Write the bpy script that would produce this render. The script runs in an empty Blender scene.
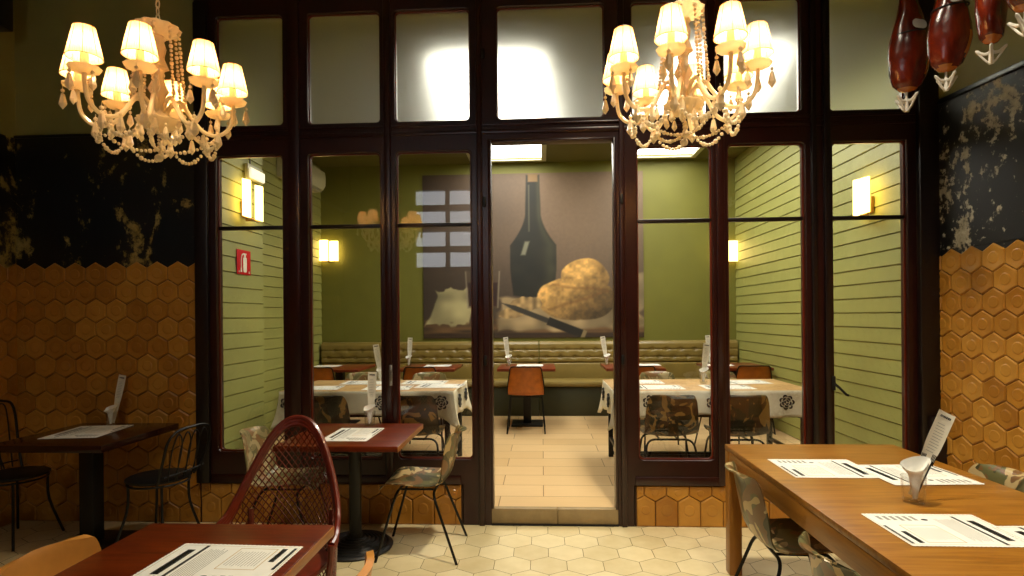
import bpy, bmesh, math, random
import numpy as np
from mathutils import Vector, Matrix, noise
random.seed(7)
PI = math.pi
R_ = math.radians
sc = bpy.context.scene
COL = sc.collection

# ------------------------------------------------------------------ colour / materials
def lin(c):
    c = c / 255.0
    return c / 12.92 if c <= 0.04045 else ((c + 0.055) / 1.055) ** 2.4
def rgb(r, g, b): return (lin(r), lin(g), lin(b), 1.0)

class NT:
    def __init__(s, name):
        s.m = bpy.data.materials.new(name); s.m.use_nodes = True
        s.t = s.m.node_tree; s.t.nodes.clear()
        s.out = s.n('ShaderNodeOutputMaterial')
    def n(s, typ, **kw):
        x = s.t.nodes.new(typ)
        for k, v in kw.items():
            if k.startswith('i_'):
                key = k[2:]
                key = int(key) if key.isdigit() else key.replace('_', ' ')
                x.inputs[key].default_value = v
            else: setattr(x, k, v)
        return x
    def l(s, a, b): s.t.links.new(a, b)
    def coord(s, kind='Object', scale=(1, 1, 1), rot=(0, 0, 0)):
        c = s.n('ShaderNodeTexCoord'); mp = s.n('ShaderNodeMapping')
        mp.inputs['Scale'].default_value = scale; mp.inputs['Rotation'].default_value = rot
        s.l(c.outputs[kind], mp.inputs['Vector']); return mp.outputs[0]
    def noise(s, vec, scale=5, detail=4, rough=.55, dist=0):
        x = s.n('ShaderNodeTexNoise'); x.inputs['Scale'].default_value = scale; x.inputs['Detail'].default_value = detail
        x.inputs['Roughness'].default_value = rough; x.inputs['Distortion'].default_value = dist
        s.l(vec, x.inputs['Vector']); return x.outputs['Fac']
    def ramp(s, fac, stops, interp='LINEAR'):
        x = s.n('ShaderNodeValToRGB'); cr = x.color_ramp; cr.interpolation = interp
        while len(cr.elements) < len(stops): cr.elements.new(0.5)
        for e, (p, c) in zip(cr.elements, stops): e.position = p; e.color = c
        s.l(fac, x.inputs[0]); return x.outputs[0]
    def mix(s, fac, a, b, mode='MIX'):
        x = s.n('ShaderNodeMix', data_type='RGBA', blend_type=mode)
        for k, v in ((0, fac), (6, a), (7, b)):
            if hasattr(v, 'links'): s.l(v, x.inputs[k])
            else: x.inputs[k].default_value = v
        return x.outputs[2]
    def bump(s, h, strength=.2, dist=.01):
        x = s.n('ShaderNodeBump'); x.inputs['Strength'].default_value = strength; x.inputs['Distance'].default_value = dist
        s.l(h, x.inputs['Height']); return x.outputs[0]
    def pbr(s, col, rough=.5, metal=0, normal=None, spec=.5, coat=0, sss=0):
        p = s.n('ShaderNodeBsdfPrincipled')
        if hasattr(col, 'links'): s.l(col, p.inputs['Base Color'])
        else: p.inputs['Base Color'].default_value = col
        if hasattr(rough, 'links'): s.l(rough, p.inputs['Roughness'])
        else: p.inputs['Roughness'].default_value = rough
        p.inputs['Metallic'].default_value = metal; p.inputs['Specular IOR Level'].default_value = spec
        p.inputs['Coat Weight'].default_value = coat
        if normal is not None: s.l(normal, p.inputs['Normal'])
        s.l(p.outputs[0], s.out.inputs[0]); return p

def simple(name, c, rough=.5, metal=0, var=.12, scale=8, bump=.0, spec=.5, coat=0):
    t = NT(name); v = t.coord(); f = t.noise(v, scale, 4)
    d = tuple(x * (1 - var) for x in c[:3]) + (1,); u = tuple(min(1, x * (1 + var)) for x in c[:3]) + (1,)
    col = t.ramp(f, [(.3, d), (.7, u)])
    nm = t.bump(t.noise(v, scale * 6, 3), bump, .003) if bump else None
    t.pbr(col, rough, metal, nm, spec, coat); return t.m

def wood(name, dark, mid, light, rough=.35, axis='Y', scale=1.0, coat=0.0, spec=.5):
    t = NT(name)
    sx = (1, 1, 1)
    if axis == 'Y': sc_ = (14, 1.1, 14)
    elif axis == 'X': sc_ = (1.1, 14, 14)
    else: sc_ = (14, 14, 1.1)
    v = t.coord(scale=tuple(a * scale for a in sc_))
    f = t.noise(v, 3.0, 6, .6, 1.2)
    v2 = t.coord(scale=tuple((3 if a > 2 else .5) * scale for a in sc_)); g = t.noise(v2, 2, 2)
    c = t.ramp(f, [(.25, dark), (.5, mid), (.75, light)])
    c = t.mix(g, c, t.mix(.5, c, dark), 'MIX')
    t.pbr(c, rough, 0, t.bump(f, .08, .002), spec, coat); return t.m

def emit(name, c, strength, base=None):
    t = NT(name)
    e = t.n('ShaderNodeEmission'); e.inputs[0].default_value = c; e.inputs[1].default_value = strength
    if base is None: t.l(e.outputs[0], t.out.inputs[0])
    else:
        p = t.pbr(base, .5); a = t.n('ShaderNodeAddShader'); t.l(p.outputs[0], a.inputs[0]); t.l(e.outputs[0], a.inputs[1]); t.l(a.outputs[0], t.out.inputs[0])
    return t.m

def clear_glass(name, tint=(1, 1, 1, 1), base=.05, rough=.0):
    t = NT(name)
    tr = t.n('ShaderNodeBsdfTransparent'); tr.inputs[0].default_value = tint
    gl = t.n('ShaderNodeBsdfGlossy'); gl.inputs['Roughness'].default_value = rough
    lw = t.n('ShaderNodeLayerWeight'); lw.inputs[0].default_value = .5
    p = t.n('ShaderNodeMath', operation='POWER'); t.l(lw.outputs['Facing'], p.inputs[0]); p.inputs[1].default_value = 4
    m = t.n('ShaderNodeMath', operation='MULTIPLY_ADD'); t.l(p.outputs[0], m.inputs[0]); m.inputs[1].default_value = .8; m.inputs[2].default_value = base
    mx = t.n('ShaderNodeMixShader'); t.l(m.outputs[0], mx.inputs[0]); t.l(tr.outputs[0], mx.inputs[1]); t.l(gl.outputs[0], mx.inputs[2])
    t.l(mx.outputs[0], t.out.inputs[0]); return t.m

M = {}
M['frame'] = simple('oxblood_timber', rgb(42, 14, 8), .28, 0, .25, 5, .05, .5)
M['frame_dark'] = simple('dark_timber', rgb(24, 12, 9), .35, 0, .25, 5, .05)
M['bead'] = simple('red_bead_timber', rgb(92, 30, 12), .3)
M['black_metal'] = simple('black_metal', rgb(22, 21, 20), .38, .5)
M['black_iron'] = simple('black_iron', rgb(18, 17, 16), .45, .3)
M['steel'] = simple('steel', rgb(170, 165, 150), .3, .9)
M['brass'] = simple('brass', rgb(170, 130, 60), .3, .9)
M['white_paper'] = simple('white_paper', rgb(236, 234, 224), .7, 0, .03, 20)
M['ivory_paper'] = simple('ivory_paper', rgb(226, 220, 200), .7, 0, .04, 20)
M['ink'] = simple('black_ink', rgb(22, 22, 20), .6)
M['grey_ink'] = simple('grey_ink', rgb(150, 148, 138), .7)
M['tan_ink'] = simple('tan_ink', rgb(190, 160, 100), .7)
M['napkin'] = simple('napkin', rgb(240, 238, 230), .8, 0, .05, 30, .2)
M['glass'] = clear_glass('pane_glass')
M['tumbler'] = clear_glass('tumbler_glass', (.985, .99, .985, 1), .07)
M['olive_wall'] = simple('olive_paint', rgb(112, 110, 38), .6, 0, .06, 3, .03)
M['siding'] = simple('siding_paint', rgb(150, 150, 80), .5, 0, .05, 3, .03)
M['ceiling'] = simple('olive_ceiling_paint', rgb(96, 92, 38), .7, 0, .05, 3)
M['plaster'] = simple('green_plaster', rgb(142, 136, 74), .6, 0, .10, 2.5, .05)
M['dark_plaster'] = simple('dark_plaster', rgb(70, 60, 45), .8)
M['panel_frame'] = simple('panel_edge', rgb(14, 13, 12), .3)
M['grout'] = simple('tile_grout', rgb(52, 30, 10), .9)
M['floor_grout'] = simple('floor_grout', rgb(120, 98, 62), .9)
M['step_stone'] = simple('step_stone', rgb(150, 128, 88), .6, 0, .12, 12, .1)
M['rubber'] = simple('dark_joint', rgb(16, 14, 12), .8)
M['wood_red'] = wood('red_mahogany', rgb(58, 16, 3), rgb(104, 35, 5), rgb(132, 56, 10), .34, 'X', 1, 0, .22)
M['wood_back'] = wood('red_brown_wood', rgb(72, 24, 8), rgb(122, 48, 16), rgb(150, 70, 28), .3, 'X', 1)
M['wood_dark'] = wood('dark_mahogany', rgb(22, 7, 4), rgb(44, 14, 7), rgb(60, 22, 10), .2, 'X', 1, .2)
M['wood_oak'] = wood('honey_oak', rgb(120, 74, 18), rgb(164, 108, 32), rgb(190, 136, 54), .32, 'X', .8)
M['wood_oak_rail'] = wood('honey_oak_rail', rgb(120, 74, 18), rgb(164, 108, 32), rgb(172, 116, 46), .35, 'Y', .8)
M['wood_edge'] = wood('pale_edge_wood', rgb(110, 60, 22), rgb(160, 100, 44), rgb(180, 124, 64), .4, 'Y', 1)
M['leather_back'] = simple('cognac_leather', rgb(172, 94, 22), .38, 0, .22, 14, .15)
M['leather_tan'] = simple('tan_leather', rgb(198, 132, 54), .4, 0, .12, 9, .12)
M['bench_leather'] = simple('olive_leather', rgb(130, 110, 54), .36, 0, .10, 6, .08)
M['bench_base'] = simple('bench_base', rgb(52, 52, 26), .6)
M['cane'] = simple('lacquered_cane', rgb(104, 32, 14), .28, 0, .3, 20, .1, .5, .2)
M['ac_white'] = simple('ac_plastic', rgb(196, 192, 160), .4, 0, .03)
M['sign_red'] = simple('sign_red', rgb(200, 14, 10), .7, 0, .03, 8, 0, .15)
M['sign_white'] = simple('sign_white', rgb(240, 235, 215), .5, 0, .03)
M['porcelain'] = simple('ivory_glass', rgb(238, 222, 188), .16, 0, .08, 12, 0, .6, .3)
M['bead_glass'] = simple('ivory_bead', rgb(246, 226, 186), .12, 0, .1, 30, 0, .7, .4)
M['shade_wire'] = simple('shade_wire', rgb(196, 140, 66), .5)
M['plastic_white'] = simple('white_plastic', rgb(214, 208, 196), .35, 0, .05)
M['rope'] = simple('dark_rope', rgb(30, 24, 20), .8)
def mk_ivory(name, c, rough, k):
    t = NT(name); p = t.pbr(c, rough, 0, None, .6, .3)
    tl = t.n('ShaderNodeBsdfTranslucent'); tl.inputs[0].default_value = c
    mx = t.n('ShaderNodeMixShader'); mx.inputs[0].default_value = k
    t.l(p.outputs[0], mx.inputs[1]); t.l(tl.outputs[0], mx.inputs[2]); t.l(mx.outputs[0], t.out.inputs[0]); return t.m
M['porcelain'] = mk_ivory('ivory_glass', rgb(250, 238, 208), .16, .45)
M['bead_glass'] = mk_ivory('ivory_bead', rgb(252, 240, 212), .12, .4)
M['panel_light'] = emit('luminous_panel', (1, .96, .84, 1), 10.5)
M['sconce_glow'] = emit('sconce_glass', (1, .68, .20, 1), 8)
M['shade_glow'] = None
M['exit_glow'] = emit('exit_lens', (1, .92, .70, 1), .9, rgb(220, 215, 190))

def mk_shade():
    t = NT('pleated_shade')
    v = t.coord('Object')
    at = t.n('ShaderNodeTexCoord')
    sx = t.n('ShaderNodeSeparateXYZ'); t.l(at.outputs['Object'], sx.inputs[0])
    e = t.n('ShaderNodeEmission'); e.inputs[0].default_value = (1, .80, .52, 1); e.inputs[1].default_value = .16
    tl = t.n('ShaderNodeBsdfTranslucent'); tl.inputs[0].default_value = rgb(224, 184, 136)
    df = t.n('ShaderNodeBsdfDiffuse'); df.inputs[0].default_value = rgb(250, 228, 190)
    mx = t.n('ShaderNodeMixShader'); mx.inputs[0].default_value = .4
    t.l(tl.outputs[0], mx.inputs[1]); t.l(df.outputs[0], mx.inputs[2])
    a = t.n('ShaderNodeAddShader'); t.l(mx.outputs[0], a.inputs[0]); t.l(e.outputs[0], a.inputs[1]); t.l(a.outputs[0], t.out.inputs[0])
    return t.m
M['shade_glow'] = mk_shade()

def mk_frost():
    t = NT('frosted_pane_glass')
    v = t.coord('Object')
    n = t.noise(v, 190, 3)
    p = t.n('ShaderNodeBsdfPrincipled')
    p.inputs['Base Color'].default_value = (.86, .87, .80, 1)
    p.inputs['Transmission Weight'].default_value = 1.0
    p.inputs['Roughness'].default_value = .41; p.inputs['IOR'].default_value = 1.3
    t.l(t.bump(n, .5, .002), p.inputs['Normal'])
    tl = t.n('ShaderNodeBsdfTranslucent'); tl.inputs[0].default_value = (.9, .92, .88, 1)
    mx = t.n('ShaderNodeMixShader'); mx.inputs[0].default_value = .05
    t.l(p.outputs[0], mx.inputs[1]); t.l(tl.outputs[0], mx.inputs[2])
    t.l(mx.outputs[0], t.out.inputs[0]); return t.m
M['frost'] = mk_frost()

def mk_tile(name, dark, mid, light, rough):
    t = NT(name)
    a = t.n('ShaderNodeAttribute'); a.attribute_name = 'tone'
    v = t.coord(); f = t.noise(v, 9, 5)
    c = t.ramp(a.outputs['Fac'], [(0, dark), (.5, mid), (1, light)])
    c = t.mix(.35, c, t.ramp(f, [(.3, dark), (.7, light)]))
    r = t.n('ShaderNodeMapRange'); t.l(f, r.inputs[0]); r.inputs[3].default_value = rough - .06; r.inputs[4].default_value = rough + .12
    t.pbr(c, r.outputs[0], 0, t.bump(t.noise(v, 40, 3), .12, .003)); return t.m
M['tile'] = mk_tile('ochre_hex_tile', rgb(150, 96, 26), rgb(172, 116, 38), rgb(192, 138, 54), .3)
M['floor_tile'] = mk_tile('cream_hex_tile', rgb(206, 186, 136), rgb(224, 206, 158), rgb(236, 220, 178), .34)

def mk_plank():
    t = NT('pale_floor_tile')
    v = t.coord()
    b = t.n('ShaderNodeTexBrick'); t.l(v, b.inputs['Vector'])
    b.inputs['Color1'].default_value = rgb(222, 190, 140); b.inputs['Color2'].default_value = rgb(206, 172, 120); b.inputs['Mortar'].default_value = rgb(120, 84, 44)
    b.inputs['Scale'].default_value = 1; b.inputs['Mortar Size'].default_value = .0035; b.inputs['Brick Width'].default_value = .9; b.inputs['Row Height'].default_value = .3
    b.offset = .37
    f = t.noise(t.coord(scale=(1.5, 10, 1)), 4, 4)
    c = t.mix(f, b.outputs['Color'], t.mix(.25, b.outputs['Color'], rgb(170, 128, 78)))
    t.pbr(c, .34, 0, t.bump(b.outputs['Fac'], -.1, .003)); return t.m
M['plank'] = mk_plank()

def mk_weather(name, lo, hi, ca, cb, rough, fine):
    t = NT(name)
    v = t.coord(scale=(1.3, 1.3, .9))
    n1 = t.noise(v, 2.0, 7, .68, .9)
    n2 = t.noise(t.coord(scale=(5, 5, 1.4)), 1.6, 5, .6, .4)
    n3 = t.noise(t.coord(), 16, 6, .7)
    mul = t.n('ShaderNodeMath', operation='MULTIPLY_ADD'); t.l(n2, mul.inputs[0]); mul.inputs[1].default_value = .45; t.l(n1, mul.inputs[2])
    mul2 = t.n('ShaderNodeMath', operation='MULTIPLY_ADD'); t.l(n3, mul2.inputs[0]); mul2.inputs[1].default_value = fine; t.l(mul.outputs[0], mul2.inputs[2])
    mk = t.ramp(mul2.outputs[0], [(.0, (0, 0, 0, 1)), (.985, (0, 0, 0, 1)), (1.0, (1, 1, 1, 1))])
    half = t.n('ShaderNodeMath', operation='MULTIPLY'); t.l(mul2.outputs[0], half.inputs[0]); half.inputs[1].default_value = .78
    mk = t.ramp(half.outputs[0], [(.0, (0, 0, 0, 1)), (lo, (0, 0, 0, 1)), (hi, (1, 1, 1, 1))])
    c = t.mix(mk, t.ramp(n1, [(.3, rgb(9, 9, 8)), (.75, rgb(26, 24, 20))]), t.ramp(n3, [(.35, ca), (.7, cb)]))
    r = t.n('ShaderNodeMapRange'); t.l(mk, r.inputs[0]); r.inputs[3].default_value = rough; r.inputs[4].default_value = .7
    t.pbr(c, r.outputs[0], 0, t.bump(n3, .12, .004), .5); return t.m
M['weather'] = mk_weather('weathered_black_glass', .785, .835, rgb(110, 92, 36), rgb(176, 154, 88), .3, .42)
M['weather_pale'] = mk_weather('weathered_black_glass_flecked', .885, .92, rgb(120, 112, 88), rgb(206, 200, 176), .46, .75)

def mk_camo(name, pal, sc_=5.5):
    t = NT(name)
    v0 = t.coord(scale=(1.0, 1.0, .8))
    oi = t.n('ShaderNodeObjectInfo'); ml = t.n('ShaderNodeMath', operation='MULTIPLY'); t.l(oi.outputs['Random'], ml.inputs[0]); ml.inputs[1].default_value = 37.0
    va = t.n('ShaderNodeVectorMath', operation='ADD'); t.l(v0, va.inputs[0]); t.l(ml.outputs[0], va.inputs[1]); v = va.outputs[0]
    a = t.noise(v, sc_, 2, .45, 1.3)
    v2 = t.n('ShaderNodeVectorMath', operation='ADD'); t.l(v, v2.inputs[0]); v2.inputs[1].default_value = (3.1, 7.7, 1.3)
    b = t.noise(v2.outputs[0], sc_ * .9, 2, .45, 1.6)
    v3 = t.n('ShaderNodeVectorMath', operation='ADD'); t.l(v, v3.inputs[0]); v3.inputs[1].default_value = (-5.1, 2.7, 9.3)
    d = t.noise(v3.outputs[0], sc_ * 1.3, 2, .45, 1.8)
    c = t.ramp(a, [(0, pal[0]), (.5, pal[1])], 'CONSTANT')
    k = t.ramp(b, [(0, (0, 0, 0, 1)), (.54, (1, 1, 1, 1))], 'CONSTANT'); c = t.mix(k, c, pal[2])
    k = t.ramp(d, [(0, (0, 0, 0, 1)), (.565, (1, 1, 1, 1))], 'CONSTANT'); c = t.mix(k, c, pal[3])
    t.pbr(c, .33, 0, None, .5); return t.m
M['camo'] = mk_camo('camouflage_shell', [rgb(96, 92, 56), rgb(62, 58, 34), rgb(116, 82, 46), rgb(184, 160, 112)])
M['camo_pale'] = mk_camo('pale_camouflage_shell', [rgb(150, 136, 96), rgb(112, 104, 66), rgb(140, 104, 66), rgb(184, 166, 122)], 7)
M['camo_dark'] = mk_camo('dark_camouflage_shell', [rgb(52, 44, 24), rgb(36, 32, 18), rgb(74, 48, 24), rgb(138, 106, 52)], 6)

def mk_ham(name, a, b, c_):
    t = NT(name); v = t.coord(scale=(1, 1, .6)); f = t.noise(v, 6, 6, .6, .8)
    g = t.n('ShaderNodeTexCoord'); s = t.n('ShaderNodeSeparateXYZ'); t.l(g.outputs['Object'], s.inputs[0])
    c = t.ramp(f, [(.3, a), (.52, b), (.75, c_)])
    t.pbr(c, .22, 0, t.bump(t.noise(v, 22, 5), .35, .006), .6, .3); return t.m
M['ham'] = mk_ham('cured_ham', rgb(62, 14, 6), rgb(104, 30, 10), rgb(150, 62, 18))
M['ham_fat'] = mk_ham('amber_ham_fat', rgb(150, 74, 20), rgb(176, 100, 34), rgb(200, 140, 66))
M['hoof'] = simple('dark_hoof', rgb(40, 30, 24), .4)

def mk_cloth(name, a, b):
    t = NT(name); v = t.coord(); f = t.noise(v, 30, 4, .6, .6); g = t.noise(v, 4, 2)
    c = t.mix(t.ramp(g, [(.45, (0, 0, 0, 1)), (.6, (1, 1, 1, 1))]), a, t.ramp(f, [(.4, a), (.6, b)]))
    t.pbr(c, .55); return t.m
M['cloth_top'] = mk_cloth('kraft_cloth', rgb(192, 154, 98), rgb(158, 118, 64))
M['cloth_skirt'] = mk_cloth('pale_cloth', rgb(226, 220, 196), rgb(206, 196, 166))

# ------------------------------------------------------------------ mesh helper
class MB:
    def __init__(s): s.v = []; s.f = []; s.mi = []; s.tone = []
    def add(s, vs, fs, mi=0, mx=None, tone=None):
        b = len(s.v)
        for p in vs:
            p = Vector(p)
            s.v.append(mx @ p if mx is not None else p)
        for f in fs:
            s.f.append([b + i for i in f]); s.mi.append(mi); s.tone.append(tone if tone is not None else .5)
        return s
    def box(s, x0, x1, y0, y1, z0, z1, mi=0, mx=None):
        vs = [(x0, y0, z0), (x1, y0, z0), (x1, y1, z0), (x0, y1, z0), (x0, y0, z1), (x1, y0, z1), (x1, y1, z1), (x0, y1, z1)]
        return s.add(vs, [(3, 2, 1, 0), (4, 5, 6, 7), (0, 1, 5, 4), (1, 2, 6, 5), (2, 3, 7, 6), (3, 0, 4, 7)], mi, mx)
    def rbox(s, x0, x1, y0, y1, z0, z1, b=.004, mi=0, mx=None, seg=2):
        bm = bmesh.new(); bmesh.ops.create_cube(bm, size=1)
        for v in bm.verts: v.co = Vector(((x0 + x1) / 2 + v.co.x * (x1 - x0), (y0 + y1) / 2 + v.co.y * (y1 - y0), (z0 + z1) / 2 + v.co.z * (z1 - z0)))
        bmesh.ops.bevel(bm, geom=bm.edges[:], offset=b, segments=seg, affect='EDGES', profile=.5)
        bm.verts.index_update(); s.add([v.co.copy() for v in bm.verts], [[v.index for v in f.verts] for f in bm.faces], mi, mx); bm.free(); return s
    def tube(s, pts, r, seg=8, closed=False, mi=0, mx=None):
        pts = [Vector(p) for p in pts]; n = len(pts)
        rad = r if isinstance(r, (list, tuple)) else [r] * n
        vs = []; fs = []
        prev = None
        for i, p in enumerate(pts):
            if closed: t = pts[(i + 1) % n] - pts[i - 1]
            else: t = pts[min(i + 1, n - 1)] - pts[max(i - 1, 0)]
            t.normalize()
            if prev is None:
                a = Vector((0, 0, 1)) if abs(t.z) < .9 else Vector((1, 0, 0))
                u = t.cross(a).normalized()
            else:
                u = (prev - t * prev.dot(t))
                u = u.normalized() if u.length > 1e-6 else t.orthogonal().normalized()
            prev = u; w = t.cross(u)
            for k in range(seg):
                a = 2 * PI * k / seg
                vs.append(p + (u * math.cos(a) + w * math.sin(a)) * rad[i])
        m = n if closed else n - 1
        for i in range(m):
            j = (i + 1) % n
            for k in range(seg):
                k2 = (k + 1) % seg
                fs.append((i * seg + k, i * seg + k2, j * seg + k2, j * seg + k))
        if not closed:
            fs.append(tuple(reversed(range(seg)))); fs.append(tuple((n - 1) * seg + k for k in range(seg)))
        return s.add(vs, fs, mi, mx)
    def lathe(s, prof, seg=24, o=(0, 0, 0), mi=0, mx=None, rfun=None, caps=True):
        vs = []; fs = []; n = len(prof)
        for i, (r, z) in enumerate(prof):
            for k in range(seg):
                a = 2 * PI * k / seg
                rr = r * (rfun(a, i) if rfun else 1)
                vs.append((o[0] + rr * math.cos(a), o[1] + rr * math.sin(a), o[2] + z))
        for i in range(n - 1):
            for k in range(seg):
                k2 = (k + 1) % seg
                fs.append((i * seg + k, i * seg + k2, (i + 1) * seg + k2, (i + 1) * seg + k))
        if caps:
            if prof[0][0] > 1e-6: fs.append(tuple(reversed(range(seg))))
            if prof[-1][0] > 1e-6: fs.append(tuple((n - 1) * seg + k for k in range(seg)))
        return s.add(vs, fs, mi, mx)
    def sphere(s, c, r, seg=8, rings=5, mi=0, sz=1.0):
        prof = [(max(1e-5, r * math.sin(PI * i / rings)), -r * sz * math.cos(PI * i / rings)) for i in range(rings + 1)]
        return s.lathe(prof, seg, c, mi, caps=False)
    def grid(s, fn, nu, nv, mi=0, mx=None, closed_u=False):
        vs = [fn(i / nu, j / nv) for j in range(nv + 1) for i in range(nu + (0 if closed_u else 1))]
        w = nu + (0 if closed_u else 1); fs = []
        for j in range(nv):
            for i in range(nu):
                i2 = (i + 1) % w if closed_u else i + 1
                fs.append((j * w + i, j * w + i2, (j + 1) * w + i2, (j + 1) * w + i))
        return s.add(vs, fs, mi, mx)
    def prism(s, poly, h, mx=None, mi=0, z0=0):
        n = len(poly)
        vs = [(x, y, z0) for x, y in poly] + [(x, y, z0 + h) for x, y in poly]
        fs = [tuple(reversed(range(n))), tuple(range(n, 2 * n))] + [(i, (i + 1) % n, n + (i + 1) % n, n + i) for i in range(n)]
        return s.add(vs, fs, mi, mx)
    def build(s, name, mats, parent=None, smooth=True, angle=35, mx=None):
        me = bpy.data.meshes.new(name)
        me.from_pydata([tuple(v) for v in s.v], [], s.f)
        if not isinstance(mats, (list, tuple)): mats = [mats]
        for m in mats: me.materials.append(m)
        me.polygons.foreach_set('material_index', s.mi)
        if any(t != .5 for t in s.tone):
            a = me.attributes.new('tone', 'FLOAT', 'FACE'); a.data.foreach_set('value', s.tone)
        if smooth:
            me.polygons.foreach_set('use_smooth', [True] * len(me.polygons))
            try: me.set_sharp_from_angle(angle=R_(angle))
            except Exception: pass
        me.update()
        o = bpy.data.objects.new(name, me); COL.objects.link(o)
        if parent is not None: o.parent = parent
        if mx is not None: o.matrix_world = mx
        return o

def tag(o, label=None, cat=None, group=None, kind=None):
    if label: o['label'] = label
    if cat: o['category'] = cat
    if group: o['group'] = group
    if kind: o['kind'] = kind
    return o
def empty(name, loc=(0, 0, 0), rz=0, label=None, cat=None, group=None, kind=None):
    o = bpy.data.objects.new(name, None); COL.objects.link(o); o.empty_display_size = .1
    o.location = loc; o.rotation_euler = (0, 0, rz)
    return tag(o, label, cat, group, kind)
def copy_tree(o, parent=None):
    c = o.copy(); COL.objects.link(c)
    if parent is not None: c.parent = parent
    for ch in list(o.children): copy_tree(ch, c)
    return c
def place(o, loc, rz, label, group=None):
    o.location = loc; o.rotation_euler = (0, 0, rz); o['label'] = label
    if group: o['group'] = group
    return o
def struct(o): o['kind'] = 'structure'; return o
def light_child(name, parent, loc, power, col, r):
    d = bpy.data.lights.new(name, 'POINT'); d.energy = power; d.color = col; d.shadow_soft_size = r
    o = bpy.data.objects.new(name, d); COL.objects.link(o); o.parent = parent; o.location = loc; return o
def smooth_path(pts, n=6):
    P = [Vector(p) for p in pts]; out = []
    for i in range(len(P) - 1):
        p0 = P[max(i - 1, 0)]; p1 = P[i]; p2 = P[i + 1]; p3 = P[min(i + 2, len(P) - 1)]
        for k in range(n):
            t = k / n
            out.append(.5 * ((2 * p1) + (p2 - p0) * t + (2 * p0 - 5 * p1 + 4 * p2 - p3) * t * t + (3 * p1 - p0 - 3 * p2 + p3) * t ** 3))
    out.append(P[-1]); return out
def fillet(pts, r, n=5):
    P = [Vector(p) for p in pts]; out = [P[0]]
    for i in range(1, len(P) - 1):
        a = (P[i - 1] - P[i]); b = (P[i + 1] - P[i]); d = min(r, a.length * .45, b.length * .45)
        A = P[i] + a.normalized() * d; B = P[i] + b.normalized() * d
        for k in range(n + 1):
            t = k / n; out.append((1 - t) ** 2 * A + 2 * t * (1 - t) * P[i] + t * t * B)
    out.append(P[-1]); return out

# ------------------------------------------------------------------ camera
cd = bpy.data.cameras.new('camera'); cam = bpy.data.objects.new('camera', cd); COL.objects.link(cam)
cd.sensor_width = 36; cd.lens = 580 / 1024 * 36; cd.shift_y = 28 / 1024; cd.clip_start = .05
th = R_(2.96); ro = R_(.5)
fw = Vector((-math.sin(th), math.cos(th), 0)); r0 = Vector((math.cos(th), math.sin(th), 0))
rt = r0 * math.cos(ro) - Vector((0, 0, math.sin(ro))); up = r0 * math.sin(ro) + Vector((0, 0, math.cos(ro)))
m = Matrix((rt, up, -fw)).transposed().to_4x4(); m.translation = (0, 0, 1.52); cam.matrix_world = m
sc.camera = cam

# ------------------------------------------------------------------ dimensions
YP = 4.2; S = .12                      # partition plane, height of the raised inner floor
XL, XR = -3.99, 2.74                   # front room's corners at the partition plane
BL, BR, BY = -3.33, 2.83, 8.6          # inner room: left wall, right wall, back wall
ZC, ZC2 = 4.7, 3.79
RD = Vector((.115, -.993, 0)).normalized()   # the right wall's run, from the corner toward the street
REAR = -3.0
tr_len = (YP - REAR) / .993
RX = XR + RD.x * tr_len

# ------------------------------------------------------------------ floors
def clip_poly(p, x0, x1, y0, y1):
    def cl(p, f, g):
        out = []
        for i in range(len(p)):
            a, b = p[i - 1], p[i]; fa, fb = f(a), f(b)
            if fa >= 0: 
                if fb >= 0: out.append(b)
                else: out.append(g(a, b, fa, fb))
            elif fb >= 0: out.append(g(a, b, fa, fb)); out.append(b)
        return out
    def g(a, b, fa, fb):
        t = fa / (fa - fb); return (a[0] + (b[0] - a[0]) * t, a[1] + (b[1] - a[1]) * t)
    for f in (lambda q: q[0] - x0, lambda q: x1 - q[0], lambda q: q[1] - y0, lambda q: y1 - q[1]):
        if len(p) < 3: return []
        p = cl(p, f, g)
    return p

def build_floor():
    mb = MB()
    mb.box(XL - .2, RX + .2, REAR, YP + .1, -.12, -.004, 1)
    w = .222; Rr = w / math.sqrt(3); j = 0; y = REAR
    rnd = random.Random(3)
    while y < YP + .2:
        x = XL - .2 + (w / 2 if j % 2 else 0)
        while x < RX + .3:
            k = .985
            p = [(x + Rr * k * math.sin(PI / 3 * i), y + Rr * k * math.cos(PI / 3 * i)) for i in range(6)]
            p = clip_poly(p[::-1], XL - .1, RX + .2, REAR, YP + .005)
            if len(p) >= 3:
                mb.add([(a, b, 0) for a, b in p], [tuple(range(len(p)))], 0, None, rnd.random())
            x += w
        y += 1.5 * Rr; j += 1
    return struct(mb.build('floor', [M['floor_tile'], M['floor_grout']], smooth=False))
build_floor()
fb = MB().box(BL - .1, BR + .1, YP + .06, BY + .1, 0, S)
struct(fb.build('floor_raised', M['plank'], smooth=False))
st = MB(); st.rbox(-.378, .10, YP + .005, YP + .06, 0.012, S + .001, .004); st.rbox(.103, .537, YP + .005, YP + .06, .012, S + .001, .004)
st.box(-.378, .537, YP - .004, YP + .03, 0, .012, 1)
struct(st.build('door_step', [M['step_stone'], M['rubber']]))

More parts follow.
